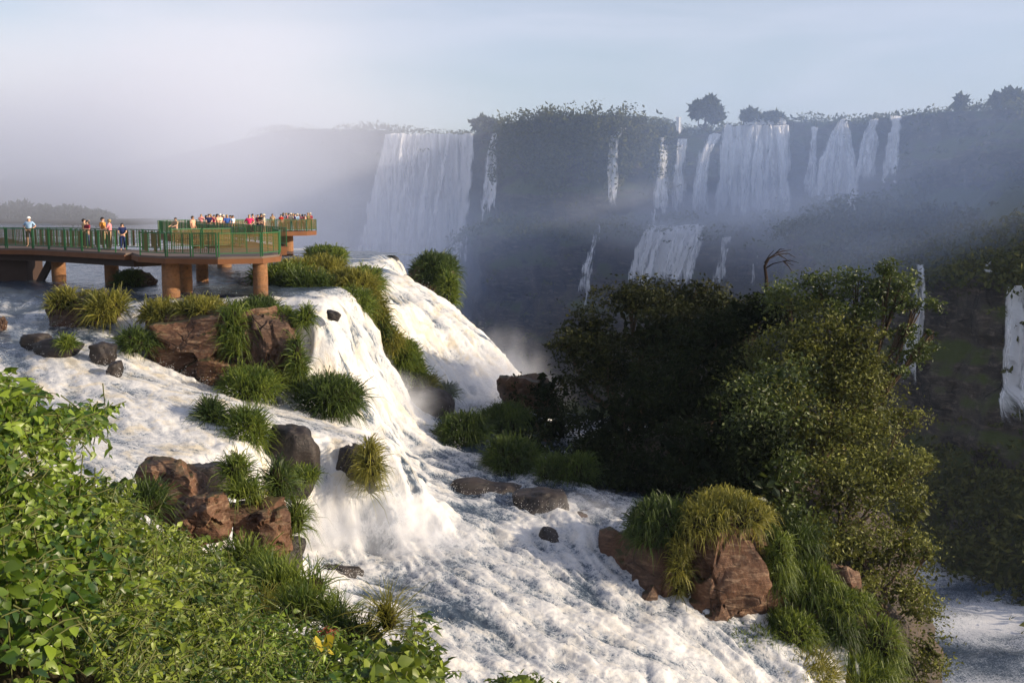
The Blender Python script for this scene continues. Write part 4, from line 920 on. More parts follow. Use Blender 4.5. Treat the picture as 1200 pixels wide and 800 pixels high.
la, lb = strip(path, 2.6)
slab(w1, O1, list(map(tuple, la)) + list(map(tuple, lb[::-1])), DZ - .13, DZ - .006, 'deck', 'deckm')
lc, ld = strip(path, 2.75)
slab(w1, O1, list(map(tuple, lc)) + list(map(tuple, ld[::-1])), DZ - .36, DZ - .11, 'fascia', 'fascia')
le, lf = strip(path, 1.7)
slab(w1, O1, list(map(tuple, le)) + list(map(tuple, lf[::-1])), DZ - .74, DZ - .34, 'beam', 'beam')
for line in (la, lb):
    for k in range(len(line) - 1):
        e = line[k + 1] if k < len(line) - 2 else line[k] + (line[k + 1] - line[k]) * .8
        railing(w1, O1, line[k], e)
for u, D, r in ((200, 53.2, .42), (305, 52.9, .35), (217, 55.5, .34), (237, 63, .34), (131, 60.5, .38), (69, 64.2, .40), (-40, 65.5, .42)):
    x = (u - 600) / FPX * D; column(w1, O1, x, D, r, DZ - .3, -5.2)
G = Geo(); G.box(((18 - 600) / FPX * 65, 65.4, -3.9), (2.0, 2.2, 2.3)); link('pier', G.mesh('pier', False, O1), MAT['beam'], w1)
G = Geo(); G.bar(((60 - 600) / FPX * 64.4, 64.4, -3.2), ((44 - 600) / FPX * 64.4, 64.4, -4.6), .35, .35); link('brace', G.mesh('brace', False, O1), MAT['beam'], w1)

# far walkway and end platform in the haze
w2 = empty('walkway', (-25, 98, RZ), 'hazy far walkway running back to a crowded end platform on one column', 'walkway')
O2 = np.array([-25, 98, RZ])
path2 = [(-14.4, 64.6), (-20.5, 78), (-28.5, 94), (-30.2, 98.5)]
la, lb = strip(path2, 2.4)
slab(w2, O2, list(map(tuple, la)) + list(map(tuple, lb[::-1])), DZ - .5, DZ - .01, 'deck', 'fascia')
plat2 = [(-31.6, 98.5), (-27.0, 97.6), (-23.5, 103), (-19.6, 105.4), (-19.2, 108.4), (-24, 109), (-30.8, 104)]
slab(w2, O2, plat2, DZ - .42, DZ, 'deck', 'fascia')
for k in range(len(plat2)):
    if k == 0: continue
    railing(w2, O2, plat2[k], plat2[(k + 1) % len(plat2)])
for line in (la, lb):
    for k in range(len(line) - 1): railing(w2, O2, line[k], line[k + 1])
column(w2, O2, (337 - 600) / FPX * 106.5, 106.5, .62, DZ - .3, -5.2); column(w2, O2, -28.6, 100.5, .55, DZ - .3, -5.2); column(w2, O2, -20.4, 78, .5, DZ - .3, -5.2)

# ------------------------------------------------------------------ people
def skinned(name, J, E, R, root=0):
    me = bpy.data.meshes.new(name); me.from_pydata(J, E, []); o = bpy.data.objects.new(name, me); COL.objects.link(o)
    o.modifiers.new('skin', 'SKIN'); 
    if not me.skin_vertices: me.skin_vertices  # created by the modifier
    bpy.context.view_layer.objects.active = o
    if not len(me.skin_vertices):
        with bpy.context.temp_override(object=o, active_object=o): bpy.ops.mesh.customdata_skin_add()
    sv = me.skin_vertices[0].data
    for i_, r in enumerate(R): sv[i_].radius = (r, r) if not isinstance(r, tuple) else r
    sv[root].use_root = True
    ss = o.modifiers.new('sub', 'SUBSURF'); ss.levels = 1; ss.render_levels = 1
    dg = bpy.context.evaluated_depsgraph_get(); out_ = bpy.data.meshes.new_from_object(o.evaluated_get(dg))
    out_.name = name; bpy.data.objects.remove(o); 
    for p in out_.polygons: p.use_smooth = True
    return out_
ARMS = {'sides': ((.23, .02, 1.16), (.25, -.06, .92)), 'hips': ((.36, .08, 1.18), (.19, -.08, 1.02)), 'rail': ((.24, -.10, 1.18), (.20, -.36, 1.10)), 'camera': ((.26, -.12, 1.22), (.08, -.24, 1.50)), 'fold': ((.25, -.06, 1.16), (.02, -.20, 1.20))}
def body_set(pose, stride=.04):
    el, wr = ARMS[pose]; J = []; R = []; E = []
    def j(p, r, par=None):
        J.append(p); R.append(r)
        if par is not None: E.append((par, len(J) - 1))
        return len(J) - 1
    pel = j((0, 0, .95), (.145, .11)); sp = j((0, .01, 1.14), (.13, .10), pel); ch = j((0, .015, 1.34), (.16, .105), sp); nk = j((0, .0, 1.475), .055, ch)
    hd = j((0, -.012, 1.57), (.075, .09), nk); ht = j((0, -.005, 1.66), (.07, .08), hd); j((0, -.105, 1.575), .014, hd)
    for sx in (-1, 1): j((sx * .082, .01, 1.585), .016, hd)
    arms = []
    for sx in (-1, 1):
        sh = j((sx * .175, .01, 1.40), .062, ch); e = j((sx * el[0], el[1], el[2]), .043, sh); w = j((sx * wr[0], wr[1], wr[2]), .029, e)
        d = np.array(wr) - np.array(el); d /= np.linalg.norm(d); w3 = np.array(wr)
        pa = w3 + d * .06; p = j((sx * pa[0], pa[1], pa[2]), (.034, .022), w)
        side = np.array([.0, -1, .3]); 
        for q, (off, ln) in enumerate(((-.028, .065), (-.010, .078), (.010, .073), (.028, .058))):
            b = pa + d * .03 + side * off; f1 = b + d * ln * .5; f2 = f1 + (d * .8 + np.array([-.25, 0, -.2])) * ln * .5
            i1 = j((sx * f1[0], f1[1], f1[2]), .009, p); j((sx * f2[0], f2[1], f2[2]), .008, i1)
        th = w3 + d * .05 + side * .05; i1 = j((sx * th[0], th[1], th[2]), .010, p); th2 = th + d * .03 + side * .008; j((sx * th2[0], th2[1], th2[2]), .008, i1)
        arms.append((sh, e, w))
    legs = []
    for sx in (-1, 1):
        hp = j((sx * .09, 0, .90), .085, pel); kn = j((sx * .10, -.02 + sx * stride, .50), .058, hp); an = j((sx * .105, .02 + sx * stride * 1.4, .085), .040, kn); to = j((sx * .115, -.14 + sx * stride * 1.4, .035), (.04, .03), an)
        legs.append((hp, kn, an, to))
    body = skinned('body_' + pose, J, E, R)
    A = lambda i_: J[i_]
    mixp = lambda a, b, t: tuple(np.array(a) * (1 - t) + np.array(b) * t)
    Js = [J[pel], J[sp], J[ch], mixp(J[ch], J[nk], .65)]; Es = [(0, 1), (1, 2), (2, 3)]; Rs = [(.165, .135), (.152, .122), (.178, .126), (.075, .07)]
    for sh, e, w in arms:
        k = len(Js); Js += [J[sh], mixp(J[sh], J[e], .85)]; Rs += [.078, .064]; Es += [(2, k), (k, k + 1)]
    shirt = skinned('shirt_' + pose, Js, Es, Rs)
    def low(ext, nm):
        Jt = [mixp(J[pel], J[sp], .2), J[pel]]; Et = [(0, 1)]; Rt = [(.15, .12), (.158, .125)]
        for hp, kn, an, to in legs:
            k = len(Jt); Jt += [J[hp], J[kn]]; Rt += [.098, .074]; Et += [(1, k), (k, k + 1)]
            if ext: Jt.append(mixp(J[kn], J[an], .92)); Rt.append(.058); Et.append((k + 1, k + 2))
        return skinned(nm, Jt, Et, Rt)
    V, F_ = ico(3); keepf = F_[(V[F_][:, :, 2].mean(1) > -.05) | (V[F_][:, :, 1].mean(1) > .15)]
    Vh = V * np.array([.100, .116, .112]) + np.array([0, .004, 1.60]); Vh, Fh = compact(Vh, keepf)
    hair = mk_mesh('hair', Vh, Fh)
    kl = F_[(V[F_][:, :, 2].mean(1) > -.05) | (V[F_][:, :, 1].mean(1) > .0)]
    Vl_ = V * np.array([.108, .122, .115]) + np.array([0, .012, 1.60]); Vl_[:, 2] -= np.where((V[:, 1] > .1) & (V[:, 2] < .1), .16, 0); Vl_, Fl_ = compact(Vl_, kl)
    a_ = np.linspace(0, 2 * np.pi, 16, endpoint=False)
    Vc = np.concatenate([np.stack([r * np.cos(a_) * .95, r * np.sin(a_) * 1.1 - yo, np.full(16, z)], 1) for r, z, yo in ((.16, 1.615, .02), (.112, 1.63, 0), (.108, 1.68, 0), (.07, 1.73, 0), (.01, 1.74, 0))]); i_ = np.arange(16)
    Fc = np.concatenate([np.stack([k * 16 + i_, k * 16 + (i_ + 1) % 16, k * 16 + 16 + (i_ + 1) % 16, k * 16 + 16 + i_], 1) for k in range(4)])
    return dict(body=body, shirt=shirt, trousers=low(True, 'trousers_' + pose), shorts=low(False, 'shorts_' + pose), hair=hair, long_hair=mk_mesh('long_hair', Vl_, Fl_), cap=mk_mesh('cap', Vc, Fc))
SETS = {p: body_set(p) for p in ARMS}
COLR = dict(white=(.75, .75, .73), pale_blue=(.35, .52, .72), maroon=(.22, .03, .05), orange=(.62, .27, .06), pink=(.75, .28, .30), magenta=(.72, .04, .16), red=(.55, .04, .03), navy=(.02, .03, .10), black=(.012, .012, .014), tan=(.42, .30, .18), blue=(.05, .12, .42), grey=(.25, .25, .26), cream=(.68, .58, .42), dark=(.03, .03, .035), denim=(.07, .10, .19), peach=(.75, .42, .28), olive=(.14, .14, .06), violet=(.22, .12, .35))
CM = {k: m_plain('cloth ' + k, v, .85, .1, .15, 12) for k, v in COLR.items()}
SKIN = [m_plain('skin light', (.55, .32, .22), .55, .3, .1), m_plain('skin tan', (.38, .20, .12), .55, .3, .1)]
HAIRM = [m_plain('hair dark', (.02, .014, .01), .5, .4, .2, 20), m_plain('hair brown', (.07, .04, .022), .5, .4, .2, 20), m_plain('hair fair', (.32, .22, .10), .5, .4, .2, 20)]
def person(x, y, rz, pose, shirt, lower, lower_kind, head, label, h=1.0, group=None, hm=0, sk=0):
    t = empty('person', (x, y, DZ), label, 'person', group); t.rotation_euler.z = rz; t.scale = (h, h, h)
    st = SETS[pose]
    def part(nm, me, mat):
        o = bpy.data.objects.new(nm, me); COL.objects.link(o); o.parent = t
        if not len(me.materials): me.materials.append(None)
        o.material_slots[0].link = 'OBJECT'; o.material_slots[0].material = mat
    part('body', st['body'], SKIN[sk]); part('shirt', st['shirt'], CM[shirt]); part(lower_kind, st[lower_kind], CM[lower])
    part('hair', st['long_hair' if head == 'long' else 'hair'], HAIRM[hm])
    if head == 'cap': part('cap', st['cap'], CM['white' if hm == 2 else 'cream'])
def at_px(u, D): return ((u - 600) / FPX * D, D)
PN = [ # u, D, facing, pose, shirt, lower, kind, head, label, h, hm
    (37, 65.0, 0, 'hips', 'pale_blue', 'dark', 'shorts', 'cap', 'person in pale blue top and dark shorts with hands on hips at the walkway rail', 1.02, 2),
    (101, 62.6, 2.2, 'camera', 'tan', 'dark', 'trousers', 'short', 'dark-haired person in tan holding a camera up, behind the maroon top', .98, 0),
    (105, 61.7, -.6, 'fold', 'maroon', 'denim', 'trousers', 'long', 'person in maroon top with long dark hair on the walkway', .93, 0),
    (123, 60.8, 1.4, 'sides', 'orange', 'tan', 'trousers', 'short', 'tall person in orange shirt facing a companion in pale pink', 1.04, 0),
    (130.5, 60.5, -1.5, 'rail', 'pink', 'tan', 'trousers', 'short', 'person in pale pink top with fair hair facing the orange shirt', .98, 2),
    (145.5, 59.4, .3, 'rail', 'navy', 'navy', 'trousers', 'long', 'small long-haired person in navy leaning on the platform rail', .86, 0)]
for u, D, rz, po, sh, lo, lk, he, la_, h, hm in PN:
    x, y = at_px(u, D); person(x, y, rz, po, sh, lo, lk, he, la_, h, 'visitors on the near walkway', hm)
PF = [(208, 74, -.5, 'rail', 'tan', 'dark', 'trousers', 'short', 'lone visitor in tan at the start of the back walkway'), (228, 73, 1.2, 'sides', 'peach', 'dark', 'trousers', 'short', 'tall visitor in peach shirt and dark trousers on the back walkway'),
      (238, 96, .4, 'camera', 'pink', 'grey', 'trousers', 'short', 'visitor in pink raising a camera at the edge of the dense group'), (244, 92, 2.0, 'sides', 'white', 'navy', 'trousers', 'long', 'long-haired visitor in white top in the dense group'),
      (247, 88, .2, 'rail', 'navy', 'dark', 'trousers', 'short', 'visitor in navy bending to the rail in the dense group'), (249, 95, 3, 'sides', 'red', 'denim', 'trousers', 'short', 'visitor in red shirt and jeans in the dense group'),
      (253, 93, -.4, 'camera', 'magenta', 'dark', 'trousers', 'long', 'long-haired visitor in magenta with raised arms in the dense group'), (257, 86, 1.5, 'fold', 'peach', 'tan', 'shorts', 'long', 'visitor in peach top and tan shorts in the dense group'),
      (260, 92, .8, 'sides', 'cream', 'dark', 'trousers', 'cap', 'visitor in cream shirt and cap in the dense group'), (262.5, 96, -1, 'hips', 'violet', 'denim', 'trousers', 'short', 'visitor in violet with hands on hips in the dense group'),
      (264, 95, 2.4, 'sides', 'red', 'dark', 'shorts', 'cap', 'visitor in red with cap and dark shorts standing tall above the group'), (268, 84, .3, 'rail', 'blue', 'denim', 'trousers', 'short', 'visitor in blue shirt leaning at the back walkway rail'),
      (272, 85, -.6, 'sides', 'pale_blue', 'denim', 'trousers', 'long', 'long-haired visitor in pale blue beside the blue shirt'), (275, 91, 1.1, 'sides', 'white', 'tan', 'shorts', 'short', 'visitor in white shirt and tan shorts at the end of the dense group'),
      (294, 82, .1, 'hips', 'magenta', 'dark', 'trousers', 'short', 'broad visitor in bright magenta with hands on hips, standing apart'), (298, 99, 1.8, 'camera', 'peach', 'dark', 'trousers', 'short', 'visitor in peach with raised arms behind the magenta one'),
      (304, 97, -.3, 'sides', 'maroon', 'dark', 'trousers', 'short', 'visitor in maroon shirt behind the magenta one'), (308, 92, .5, 'fold', 'black', 'dark', 'trousers', 'long', 'visitor in black with folded arms near the magenta one'),
      (311, 90, -1.2, 'rail', 'cream', 'tan', 'trousers', 'cap', 'visitor in cream with cap at the corner rail'), (321, 104, .2, 'sides', 'tan', 'dark', 'trousers', 'short', 'lone hazy visitor in tan between the groups')]
EP = [(331, 'red', 'short', 'sides'), (334, 'white', 'long', 'rail'), (337, 'navy', 'short', 'camera'), (340, 'pink', 'short', 'fold'), (342.5, 'cream', 'cap', 'sides'), (345, 'violet', 'long', 'hips'), (347.5, 'white', 'short', 'camera'), (350, 'pale_blue', 'cap', 'sides'), (353, 'pink', 'short', 'rail'), (356, 'red', 'long', 'sides'), (359, 'peach', 'short', 'fold'), (362.5, 'olive', 'short', 'rail'), (365, 'maroon', 'cap', 'sides')]
poseword = dict(sides='standing', rail='leaning on the rail', camera='with raised arms', fold='with folded arms', hips='with hands on hips')
headword = dict(short='short-haired', long='long-haired', cap='capped')
for k, (u, D, rz, po, sh, lo, lk, he, la_) in enumerate(PF):
    x, y = at_px(u, D); person(x, y, rz, po, sh, lo, lk, he, la_, .95 + .1 * ((k * 37 % 10) / 10), 'visitors on the back walkway', k % 3 if he != 'long' else 0, k % 2)
for k, (u, sh, he, po) in enumerate(EP):
    D = 105.6 + 2.4 * ((k * 53 % 10) / 10); x, y = at_px(u, D)
    person(x, y, (k * 2.4) % 6.28, po, sh, ('dark', 'denim', 'tan')[k % 3], 'trousers', he, '%s hazy visitor in %s %s on the end platform' % (headword[he], sh.replace('_', ' '), poseword[po]), .94 + .1 * ((k * 29 % 10) / 10), 'visitors on the end platform', k % 3, k % 2)

# ------------------------------------------------------------------ near bank: ground and leafy plants
BK = [(-120, 420, 9.5), (0, 425, 9.5), (0, 520, 8.6), (0, 640, 7.6), (0, 800, 6.4), (-150, 800, 6.4), (-150, 600, 7.5), (80, 480, 11), (130, 520, 13), (150, 600, 12), (150, 700, 9), (150, 800, 7.2), (230, 590, 18.5), (250, 640, 16.5), (270, 700, 12.5), (270, 800, 8.8),
      (350, 715, 15), (360, 760, 12), (360, 820, 9), (450, 735, 14.5), (450, 800, 10.5), (520, 790, 13), (560, 820, 12.5), (600, 880, 11), (450, 900, 8)]
BP = np.array([atD(*b) for b in BK]); inv = RBF(np.array([b[:2] for b in BK]) / 100., [b[2] for b in BK])
HOL = np.array([atD(95, 745, 9.6), atD(60, 785, 8.6), atD(110, 790, 8.6)])
ground = RBF(np.concatenate([BP[:, :2], HOL[:, :2], [(-9, 24), (-7, 27), (-4.5, 25), (-3, 20), (-14, 22), (-16, 30), (-11, 31), (-1, 18), (0, 16), (2, 12), (-12, 14), (3, 8), (0, 4), (-8, 4), (4, 34), (0, 30), (-3, 30), (4, 24), (-6, 34), (-10, 34), (-16, 34), (-20, 34), (-20, 20)]]), np.concatenate([BP[:, 2] - .95, HOL[:, 2] - .6, [-8.3, -9.9, -10.6, -9.4, -5.5, -8.2, -9.6, -10.5, -9.8, -9, -3.8, -7, -4, -2.6, -20, -18, -15.5, -16, -14, -11.5, -10.5, -9.5, -5]]))
gx = np.linspace(-20, 4, 110); gy = np.linspace(3, 34, 120); GX, GY = np.meshgrid(gx, gy); Vb = np.stack([GX.ravel(), GY.ravel(), ground(np.stack([GX.ravel(), GY.ravel()], 1))], 1)
Vb[:, 2] += .18 * fbm(Vb * 1.1, 3, 44)
tag(link('bank_ground', mk_mesh('bank_ground', Vb, grid_faces(*GX.shape)), MAT['soil']), kind='structure')

def leaf_mesh(wd_, fold, curl, nm):
    y = [0, .3, .62, 1.0]; w = [0, wd_, wd_ * .78, 0]
    V = []
    for k in range(4): V.append((0, y[k], -curl * y[k] ** 2))
    for sgn in (-1, 1):
        for k in (1, 2): V.append((sgn * w[k], y[k] - .03, -curl * y[k] ** 2 + fold * w[k]))
    F_ = [[0, 1, 4], [4, 1, 2, 5], [5, 2, 3], [0, 6, 1], [6, 7, 2, 1], [7, 3, 2]]
    return np.array(V), F_
LT = [leaf_mesh(.30, .35, .25, 'a'), leaf_mesh(.17, .4, .35, 'b'), leaf_mesh(.38, .25, .15, 'c')]
def merge_leaves(kind, mats, tints):
    V0, F0 = LT[kind]; n = len(mats); M_ = np.array(mats); P = np.einsum('nij,vj->nvi', M_[:, :3, :3], V0) + M_[:, None, :3, 3]
    b = np.arange(n)[:, None] * len(V0)
    T_ = np.concatenate([b + np.array([f]) for f in F0 if len(f) == 3]); Q_ = np.concatenate([b + np.array([f]) for f in F0 if len(f) == 4])
    return P.reshape(-1, 3), Q_, T_, np.repeat(tints, len(V0))
_shared = {}
def single_leaf(kind, q, mat):
    key = (kind, q, mat.name)
    if key not in _shared:
        V0, F0 = LT[kind]; me = bpy.data.meshes.new('leaf'); me.from_pydata([tuple(v) for v in V0], [], F0); me.update()
        me.attributes.new('tint', 'FLOAT', 'POINT').data.foreach_set('value', np.full(len(V0), (q + .5) / 5, np.float32)); me.materials.append(mat)
        for p in me.polygons: p.use_smooth = True
        _shared[key] = me
    return _shared[key]
def shrub(label, seed, pix, nshoot, leafL, kind, mat, cat='bush', nsingle=150, reach=.75, per=11, droop=.5, stemmat='stem', name='leafy_bush', depth=.5, group='leafy plants of the near bank', up=.55):
    """pix: list of (u, v, ru, rv) patches of the bank surface the plant covers"""
    rng = np.random.default_rng(seed); leaves = []; tints = []; kinds_ = []; SG = Geo()
    area = np.array([p[2] * p[3] for p in pix], float); origin = None
    us_, vs_ = [], []
    for k in rng.choice(len(pix), nshoot, p=area / area.sum()):
        u0, v0, ru, rv = pix[k]; a = rng.uniform(0, 6.283); r = math.sqrt(rng.uniform(0, 1)); us_.append(u0 + ru * r * math.cos(a)); vs_.append(v0 + rv * r * math.sin(a))
    D_ = inv(np.stack([us_, vs_], 1) / 100.)
    for u, v, D in zip(us_, vs_, D_):
        back = rng.uniform(0, depth * 1.7) + .10; p = atD(u, v, D + back); 
        if origin is None: origin = atD(pix[0][0], pix[0][1], D + .5); origin[2] -= .6
        dirv = np.array([.25, -.55, up]) + rng.normal(size=3) * .55; dirv /= np.linalg.norm(dirv)
        L = reach * rng.uniform(.5, 1.2); side = np.cross(dirv, [0, 0, 1.]); side /= np.linalg.norm(side) + 1e-6
        p0 = p - dirv * L * .5; pts = [p0 + dirv * L * t - np.array([0, 0, 1.]) * droop * L * t * t * .6 for t in np.linspace(0, 1, 5)]
        V, F_ = tube(np.array(pts) - origin, np.linspace(.008, .003, 5), 4); SG.add(V, F_)
        alt = rng.random() < .3; kd = {0: 2, 1: 0, 2: 0}[kind] if alt else kind; lsz = leafL * (rng.uniform(.55, 1.45) if alt else rng.uniform(.75, 1.15))
        n = max(3, int(per * rng.uniform(.7, 1.3))); st = np.clip(rng.normal(.38, .30) + (.3 if rng.random() < .08 else 0), 0, 1)
        for q in range(n):
            t = .12 + .88 * (q + .5) / n; f = t * 4; i0 = min(3, int(f)); pt = pts[i0] + (pts[i0 + 1] - pts[i0]) * (f - i0)
            sg = 1 if q % 2 else -1
            ydir = dirv * .35 + side * sg * rng.uniform(.5, 1.0) + np.array([0, -.15, -.45]) + rng.normal(size=3) * .28; ydir /= np.linalg.norm(ydir)
            nz_ = np.array([.65, -.40, .6]) + rng.normal(size=3) * .6; xd = np.cross(ydir, nz_); xd /= np.linalg.norm(xd); zd = np.cross(xd, ydir)
            s = lsz * rng.uniform(.6, 1.25); kinds_.append(kd); M_ = np.eye(4); M_[:3, 0] = xd * s; M_[:3, 1] = ydir * s; M_[:3, 2] = zd * s; M_[:3, 3] = pt - origin
            leaves.append(M_); tints.append(np.clip(st + rng.normal(0, .16), 0, .99))
    for q in range(int(nshoot * 2.0)):        # inner filler leaves, tinted dark to paint the shade inside the plant
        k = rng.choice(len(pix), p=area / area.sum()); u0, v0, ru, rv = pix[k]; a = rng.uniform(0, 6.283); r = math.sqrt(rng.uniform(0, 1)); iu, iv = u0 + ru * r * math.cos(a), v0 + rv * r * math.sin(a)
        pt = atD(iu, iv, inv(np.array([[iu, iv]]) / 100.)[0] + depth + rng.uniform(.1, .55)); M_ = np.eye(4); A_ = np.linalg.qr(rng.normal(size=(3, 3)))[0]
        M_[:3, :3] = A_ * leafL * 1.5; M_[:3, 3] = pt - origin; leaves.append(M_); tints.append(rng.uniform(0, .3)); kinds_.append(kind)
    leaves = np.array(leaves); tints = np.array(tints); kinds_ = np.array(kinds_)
    t = empty(name, origin, label, cat, group)
    link('stems', SG.mesh('stems', True), MAT[stemmat], t)['kind'] = 'stuff'
    # the leaves that show largest are single parts
    wp = leaves[:, :3, 3] + origin; uu, vv, dd = project(wp); size = np.linalg.norm(leaves[:, :3, 1], axis=1) / dd
    inside = (uu > 5) & (uu < 1195) & (vv > 5) & (vv < 795)
    # prefer leaves near the front of the plant
    order = np.argsort(-(size * inside) + np.where(wp[:, 1] > np.interp(0, [0], [0]) + dd.mean() + 2, 1, 0)); top = order[:nsingle]; rest = order[nsingle:]
    for i_ in top:
        o = bpy.data.objects.new('leaf', single_leaf(int(kinds_[i_]), int(tints[i_] * 5), MAT[mat])); COL.objects.link(o); o.parent = t; o.matrix_local = Matrix(leaves[i_].tolist())
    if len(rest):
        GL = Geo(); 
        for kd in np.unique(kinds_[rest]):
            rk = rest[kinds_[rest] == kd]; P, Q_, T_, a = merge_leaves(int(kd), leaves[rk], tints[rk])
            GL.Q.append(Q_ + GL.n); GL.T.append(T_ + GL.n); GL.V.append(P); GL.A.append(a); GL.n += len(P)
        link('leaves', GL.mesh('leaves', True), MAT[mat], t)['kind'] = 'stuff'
    return t
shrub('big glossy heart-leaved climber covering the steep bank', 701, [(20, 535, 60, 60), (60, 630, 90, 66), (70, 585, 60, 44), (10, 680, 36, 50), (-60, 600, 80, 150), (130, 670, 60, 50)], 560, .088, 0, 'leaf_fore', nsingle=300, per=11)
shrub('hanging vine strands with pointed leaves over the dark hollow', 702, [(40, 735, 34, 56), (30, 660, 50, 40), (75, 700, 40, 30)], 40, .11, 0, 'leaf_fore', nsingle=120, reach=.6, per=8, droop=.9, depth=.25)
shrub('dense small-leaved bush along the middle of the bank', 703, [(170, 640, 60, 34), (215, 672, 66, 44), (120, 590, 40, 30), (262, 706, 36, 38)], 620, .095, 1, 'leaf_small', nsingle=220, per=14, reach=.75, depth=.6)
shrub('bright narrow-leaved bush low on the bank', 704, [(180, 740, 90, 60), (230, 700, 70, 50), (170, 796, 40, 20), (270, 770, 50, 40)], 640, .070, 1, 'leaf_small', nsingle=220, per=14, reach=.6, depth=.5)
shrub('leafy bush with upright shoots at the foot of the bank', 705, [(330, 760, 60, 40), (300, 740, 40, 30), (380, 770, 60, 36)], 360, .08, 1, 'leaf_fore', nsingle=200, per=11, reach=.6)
shrub('broad-leaved plant beside the spiky grass', 706, [(450, 775, 46, 26), (420, 790, 40, 20), (490, 790, 30, 20)], 90, .15, 2, 'leaf_small', nsingle=160, per=7, reach=.6)
shrub('slender plant with dark drooping leaves at the edge of the rapids', 707, [(490, 760, 26, 44), (505, 785, 22, 24)], 34, .12, 1, 'leaf_small', nsingle=120, per=9, reach=.75, up=1.1, droop=.35)
shrub('low sprig of narrow leaves reaching in front of the rapids', 708, [(600, 800, 36, 12), (640, 806, 20, 8)], 26, .11, 1, 'leaf_small', nsingle=110, per=9, reach=.6, up=.7)
shrub('dark overhanging branch with glossy leaves jutting over the cascade', 709, [(108, 484, 26, 12), (134, 474, 10, 5), (88, 494, 24, 14)], 34, .12, 1, 'leaf_fore', nsingle=150, per=10, reach=.7, up=.5)
shrub('crest of leafy shoots at the top of the climber', 710, [(14, 464, 30, 18), (40, 496, 40, 20), (0, 446, 14, 12)], 70, .12, 1, 'leaf_fore', nsingle=160, per=10, reach=.7, up=.8)
shrub('single yellowing leaf plant among the green leaves', 711, [(376, 752, 5, 4)], 1, .17, 2, 'leaf_yellow', nsingle=3, per=3, reach=.3, depth=.01, name='yellow_leaved_plant', cat='plant')
shrub('small red-leaved plant beneath the spiky grass', 712, [(388, 738, 10, 5)], 3, .09, 1, 'leaf_red', nsingle=20, per=6, reach=.3, depth=.05, name='red_leaved_plant', cat='plant')

# ------------------------------------------------------------------ spray thrown up by the near falls
rng = np.random.default_rng(9)
crest = (s2 + s3 > .55)
wet = np.where((foam > .55) & (amp > .15) & crest & (Pf[:, 2] < -4.9) & (Pf[:, 1] < 75) & (Pf[:, 0] < np.where(Pf[:, 1] > 47, -1.5, 4)))[0]
NS = 30000; c = rng.choice(wet, NS); P = Pd[c] + rng.normal(size=(NS, 3)) * .05 + (N.reshape(-1, 3)[c] * .5 + np.array([.1, 0, .6])) * (rng.exponential(.11, NS) * (.4 + 1.6 * (noise3(Pf[c] * .8, 5) > .1)))[:, None]
s = rng.uniform(.004, .015, NS)[:, None]
ringP = []
for o_ in list(COL.objects):
    if o_.type == 'MESH' and o_.get('category') in ('boulder', 'rock') and o_.location.y > 35 and o_.location.x < 2.2:
        lo = np.array(o_.location); bb = np.array([v[:] for v in o_.bound_box]); hx, hy = np.ptp(bb[:, 0]) / 2, np.ptp(bb[:, 1]) / 2; n_ = int(150 * (hx + hy))
        a_ = rng.uniform(0, 6.283, n_); q_ = np.stack([lo[0] + np.cos(a_) * hx * rng.uniform(.75, 1.2, n_), lo[1] + np.sin(a_) * hy * rng.uniform(.75, 1.2, n_)], 1)
        ringP.append(np.column_stack([q_, rbf(q_) + rng.exponential(.12, n_)]))
ringP = np.concatenate(ringP); P = np.concatenate([P, ringP]); NS = len(P); s = rng.uniform(.004, .016, NS)[:, None]
Td = np.array([[1, 1, 1], [1, -1, -1], [-1, 1, -1], [-1, -1, 1.]]) * .7
Vs = (P[:, None] + Td[None] * s[:, None]).reshape(-1, 3); b = np.arange(NS)[:, None] * 4
tag(link('spray', mk_mesh('spray', Vs, np.concatenate([b + np.array([f]) for f in ([0, 1, 2], [0, 3, 1], [0, 2, 3], [1, 3, 2])]), True), MAT['spray']), kind='stuff')

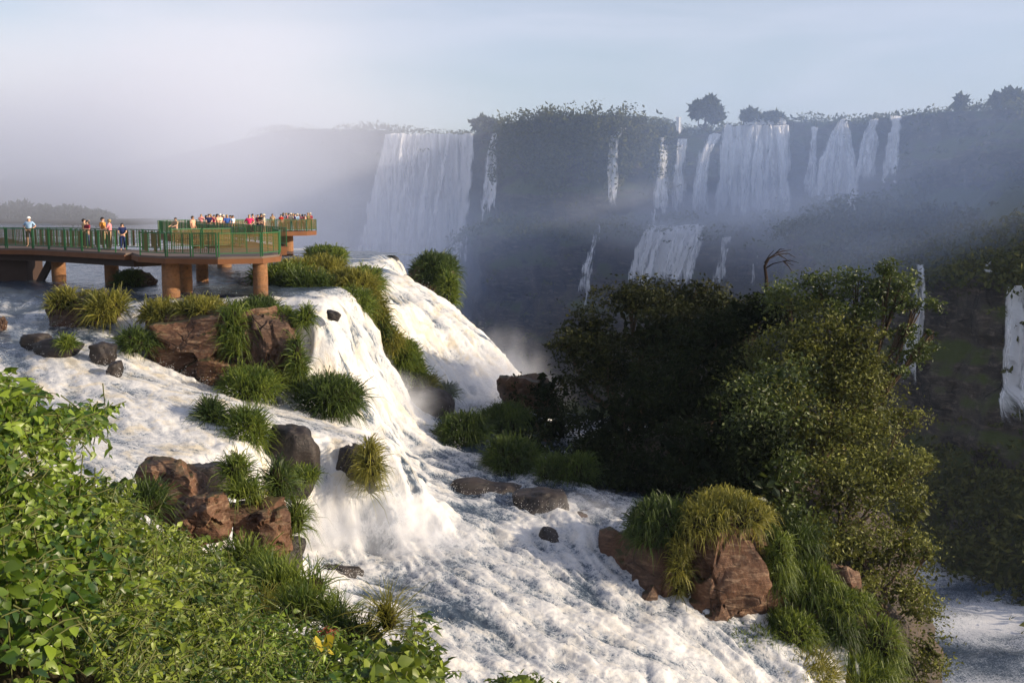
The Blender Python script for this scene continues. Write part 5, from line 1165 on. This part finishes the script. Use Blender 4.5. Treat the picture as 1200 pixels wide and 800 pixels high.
# ------------------------------------------------------------------ air: even haze box, and the mist that hangs round the falls
def vol_mat(name, dens, col, aniso=0.0, shaped=False, nscale=2.2):
    M = Mat(name); v = M.n('VolumePrincipled', i_Color=(*col, 1), i_Anisotropy=aniso)
    if shaped:
        o = M.obj(); L = M.n('VectorMath', operation='LENGTH'); M.t.links.new(o, L.inputs[0])
        d = M.mrange(L.outputs['Value'], 1.0, .15); nz = M.mrange(M.noise(o, nscale, 3, .55), .32, .68, .25, 1.5)
        M.set(v.inputs['Density'], M.math('MULTIPLY', M.math('MULTIPLY', d, nz), dens))
    else: v.inputs['Density'].default_value = dens
    M.t.links.new(v.outputs[0], M.out.inputs['Volume']); return M.m
HZ = Geo(); HZ.box((-120, 330, 5), (900, 800, 122)); 
tag(link('haze', HZ.mesh('haze'), vol_mat('haze air', .00009, (.66, .78, 1.0))), kind='stuff')
def mist(c, r, dens, nscale=2.0, col=(.93, .95, 1.0)):
    V, F_ = ico(3); o = link('mist', mk_mesh('mist', V * 1.0, F_), vol_mat('mist air', dens, col, 0, True, nscale), None, c); o.scale = r; tag(o, kind='stuff'); return o
mist(atD(215, 180, 300), (105, 75, 74), .0145, 1.4, (.88, .91, 1.0))
mist(atD(20, 225, 330), (160, 90, 66), .025, 1.4, (.92, .94, 1.0))
mist(atD(470, 345, 305), (40, 26, 34), .030)
mist(atD(850, 260, 256), (50, 24, 12), .040)
mist(atD(985, 232, 240), (30, 20, 14), .016)
mist((30, 285, 0), (150, 90, 62), .0054, 1.2, (.52, .68, 1.0))
mist(atD(1090, 275, 184), (62, 26, 20), .011, 1.6, (.62, .74, 1.0))
mist((88, 190, 16), (100, 62, 34), .0070, 1.2, (.52, .68, 1.0))
for q in ((440, 612, 40.4, 3.0, 1.6, 1.7, .34), (370, 628, 39.2, 2.2, 1.4, 1.3, .30), (500, 640, 40.5, 2.6, 1.8, 1.2, .22), (560, 466, 63.5, 5.5, 3.6, 2.4, .22), (590, 440, 66, 3.0, 3.0, 3.0, .14), (452, 474, 55.5, 2.8, 3.0, 1.7, .28), (690, 600, 45.2, 2.4, 1.5, .9, .16), (560, 720, 37.5, 3.2, 2.4, .8, .12), (270, 500, 42.5, 3.0, 1.6, .7, .12)):
    mist(atD(*q[:3]), (q[3] * 1.15, q[4] * 1.15, q[5] * 1.2), q[6] * 1.35, 3.0)
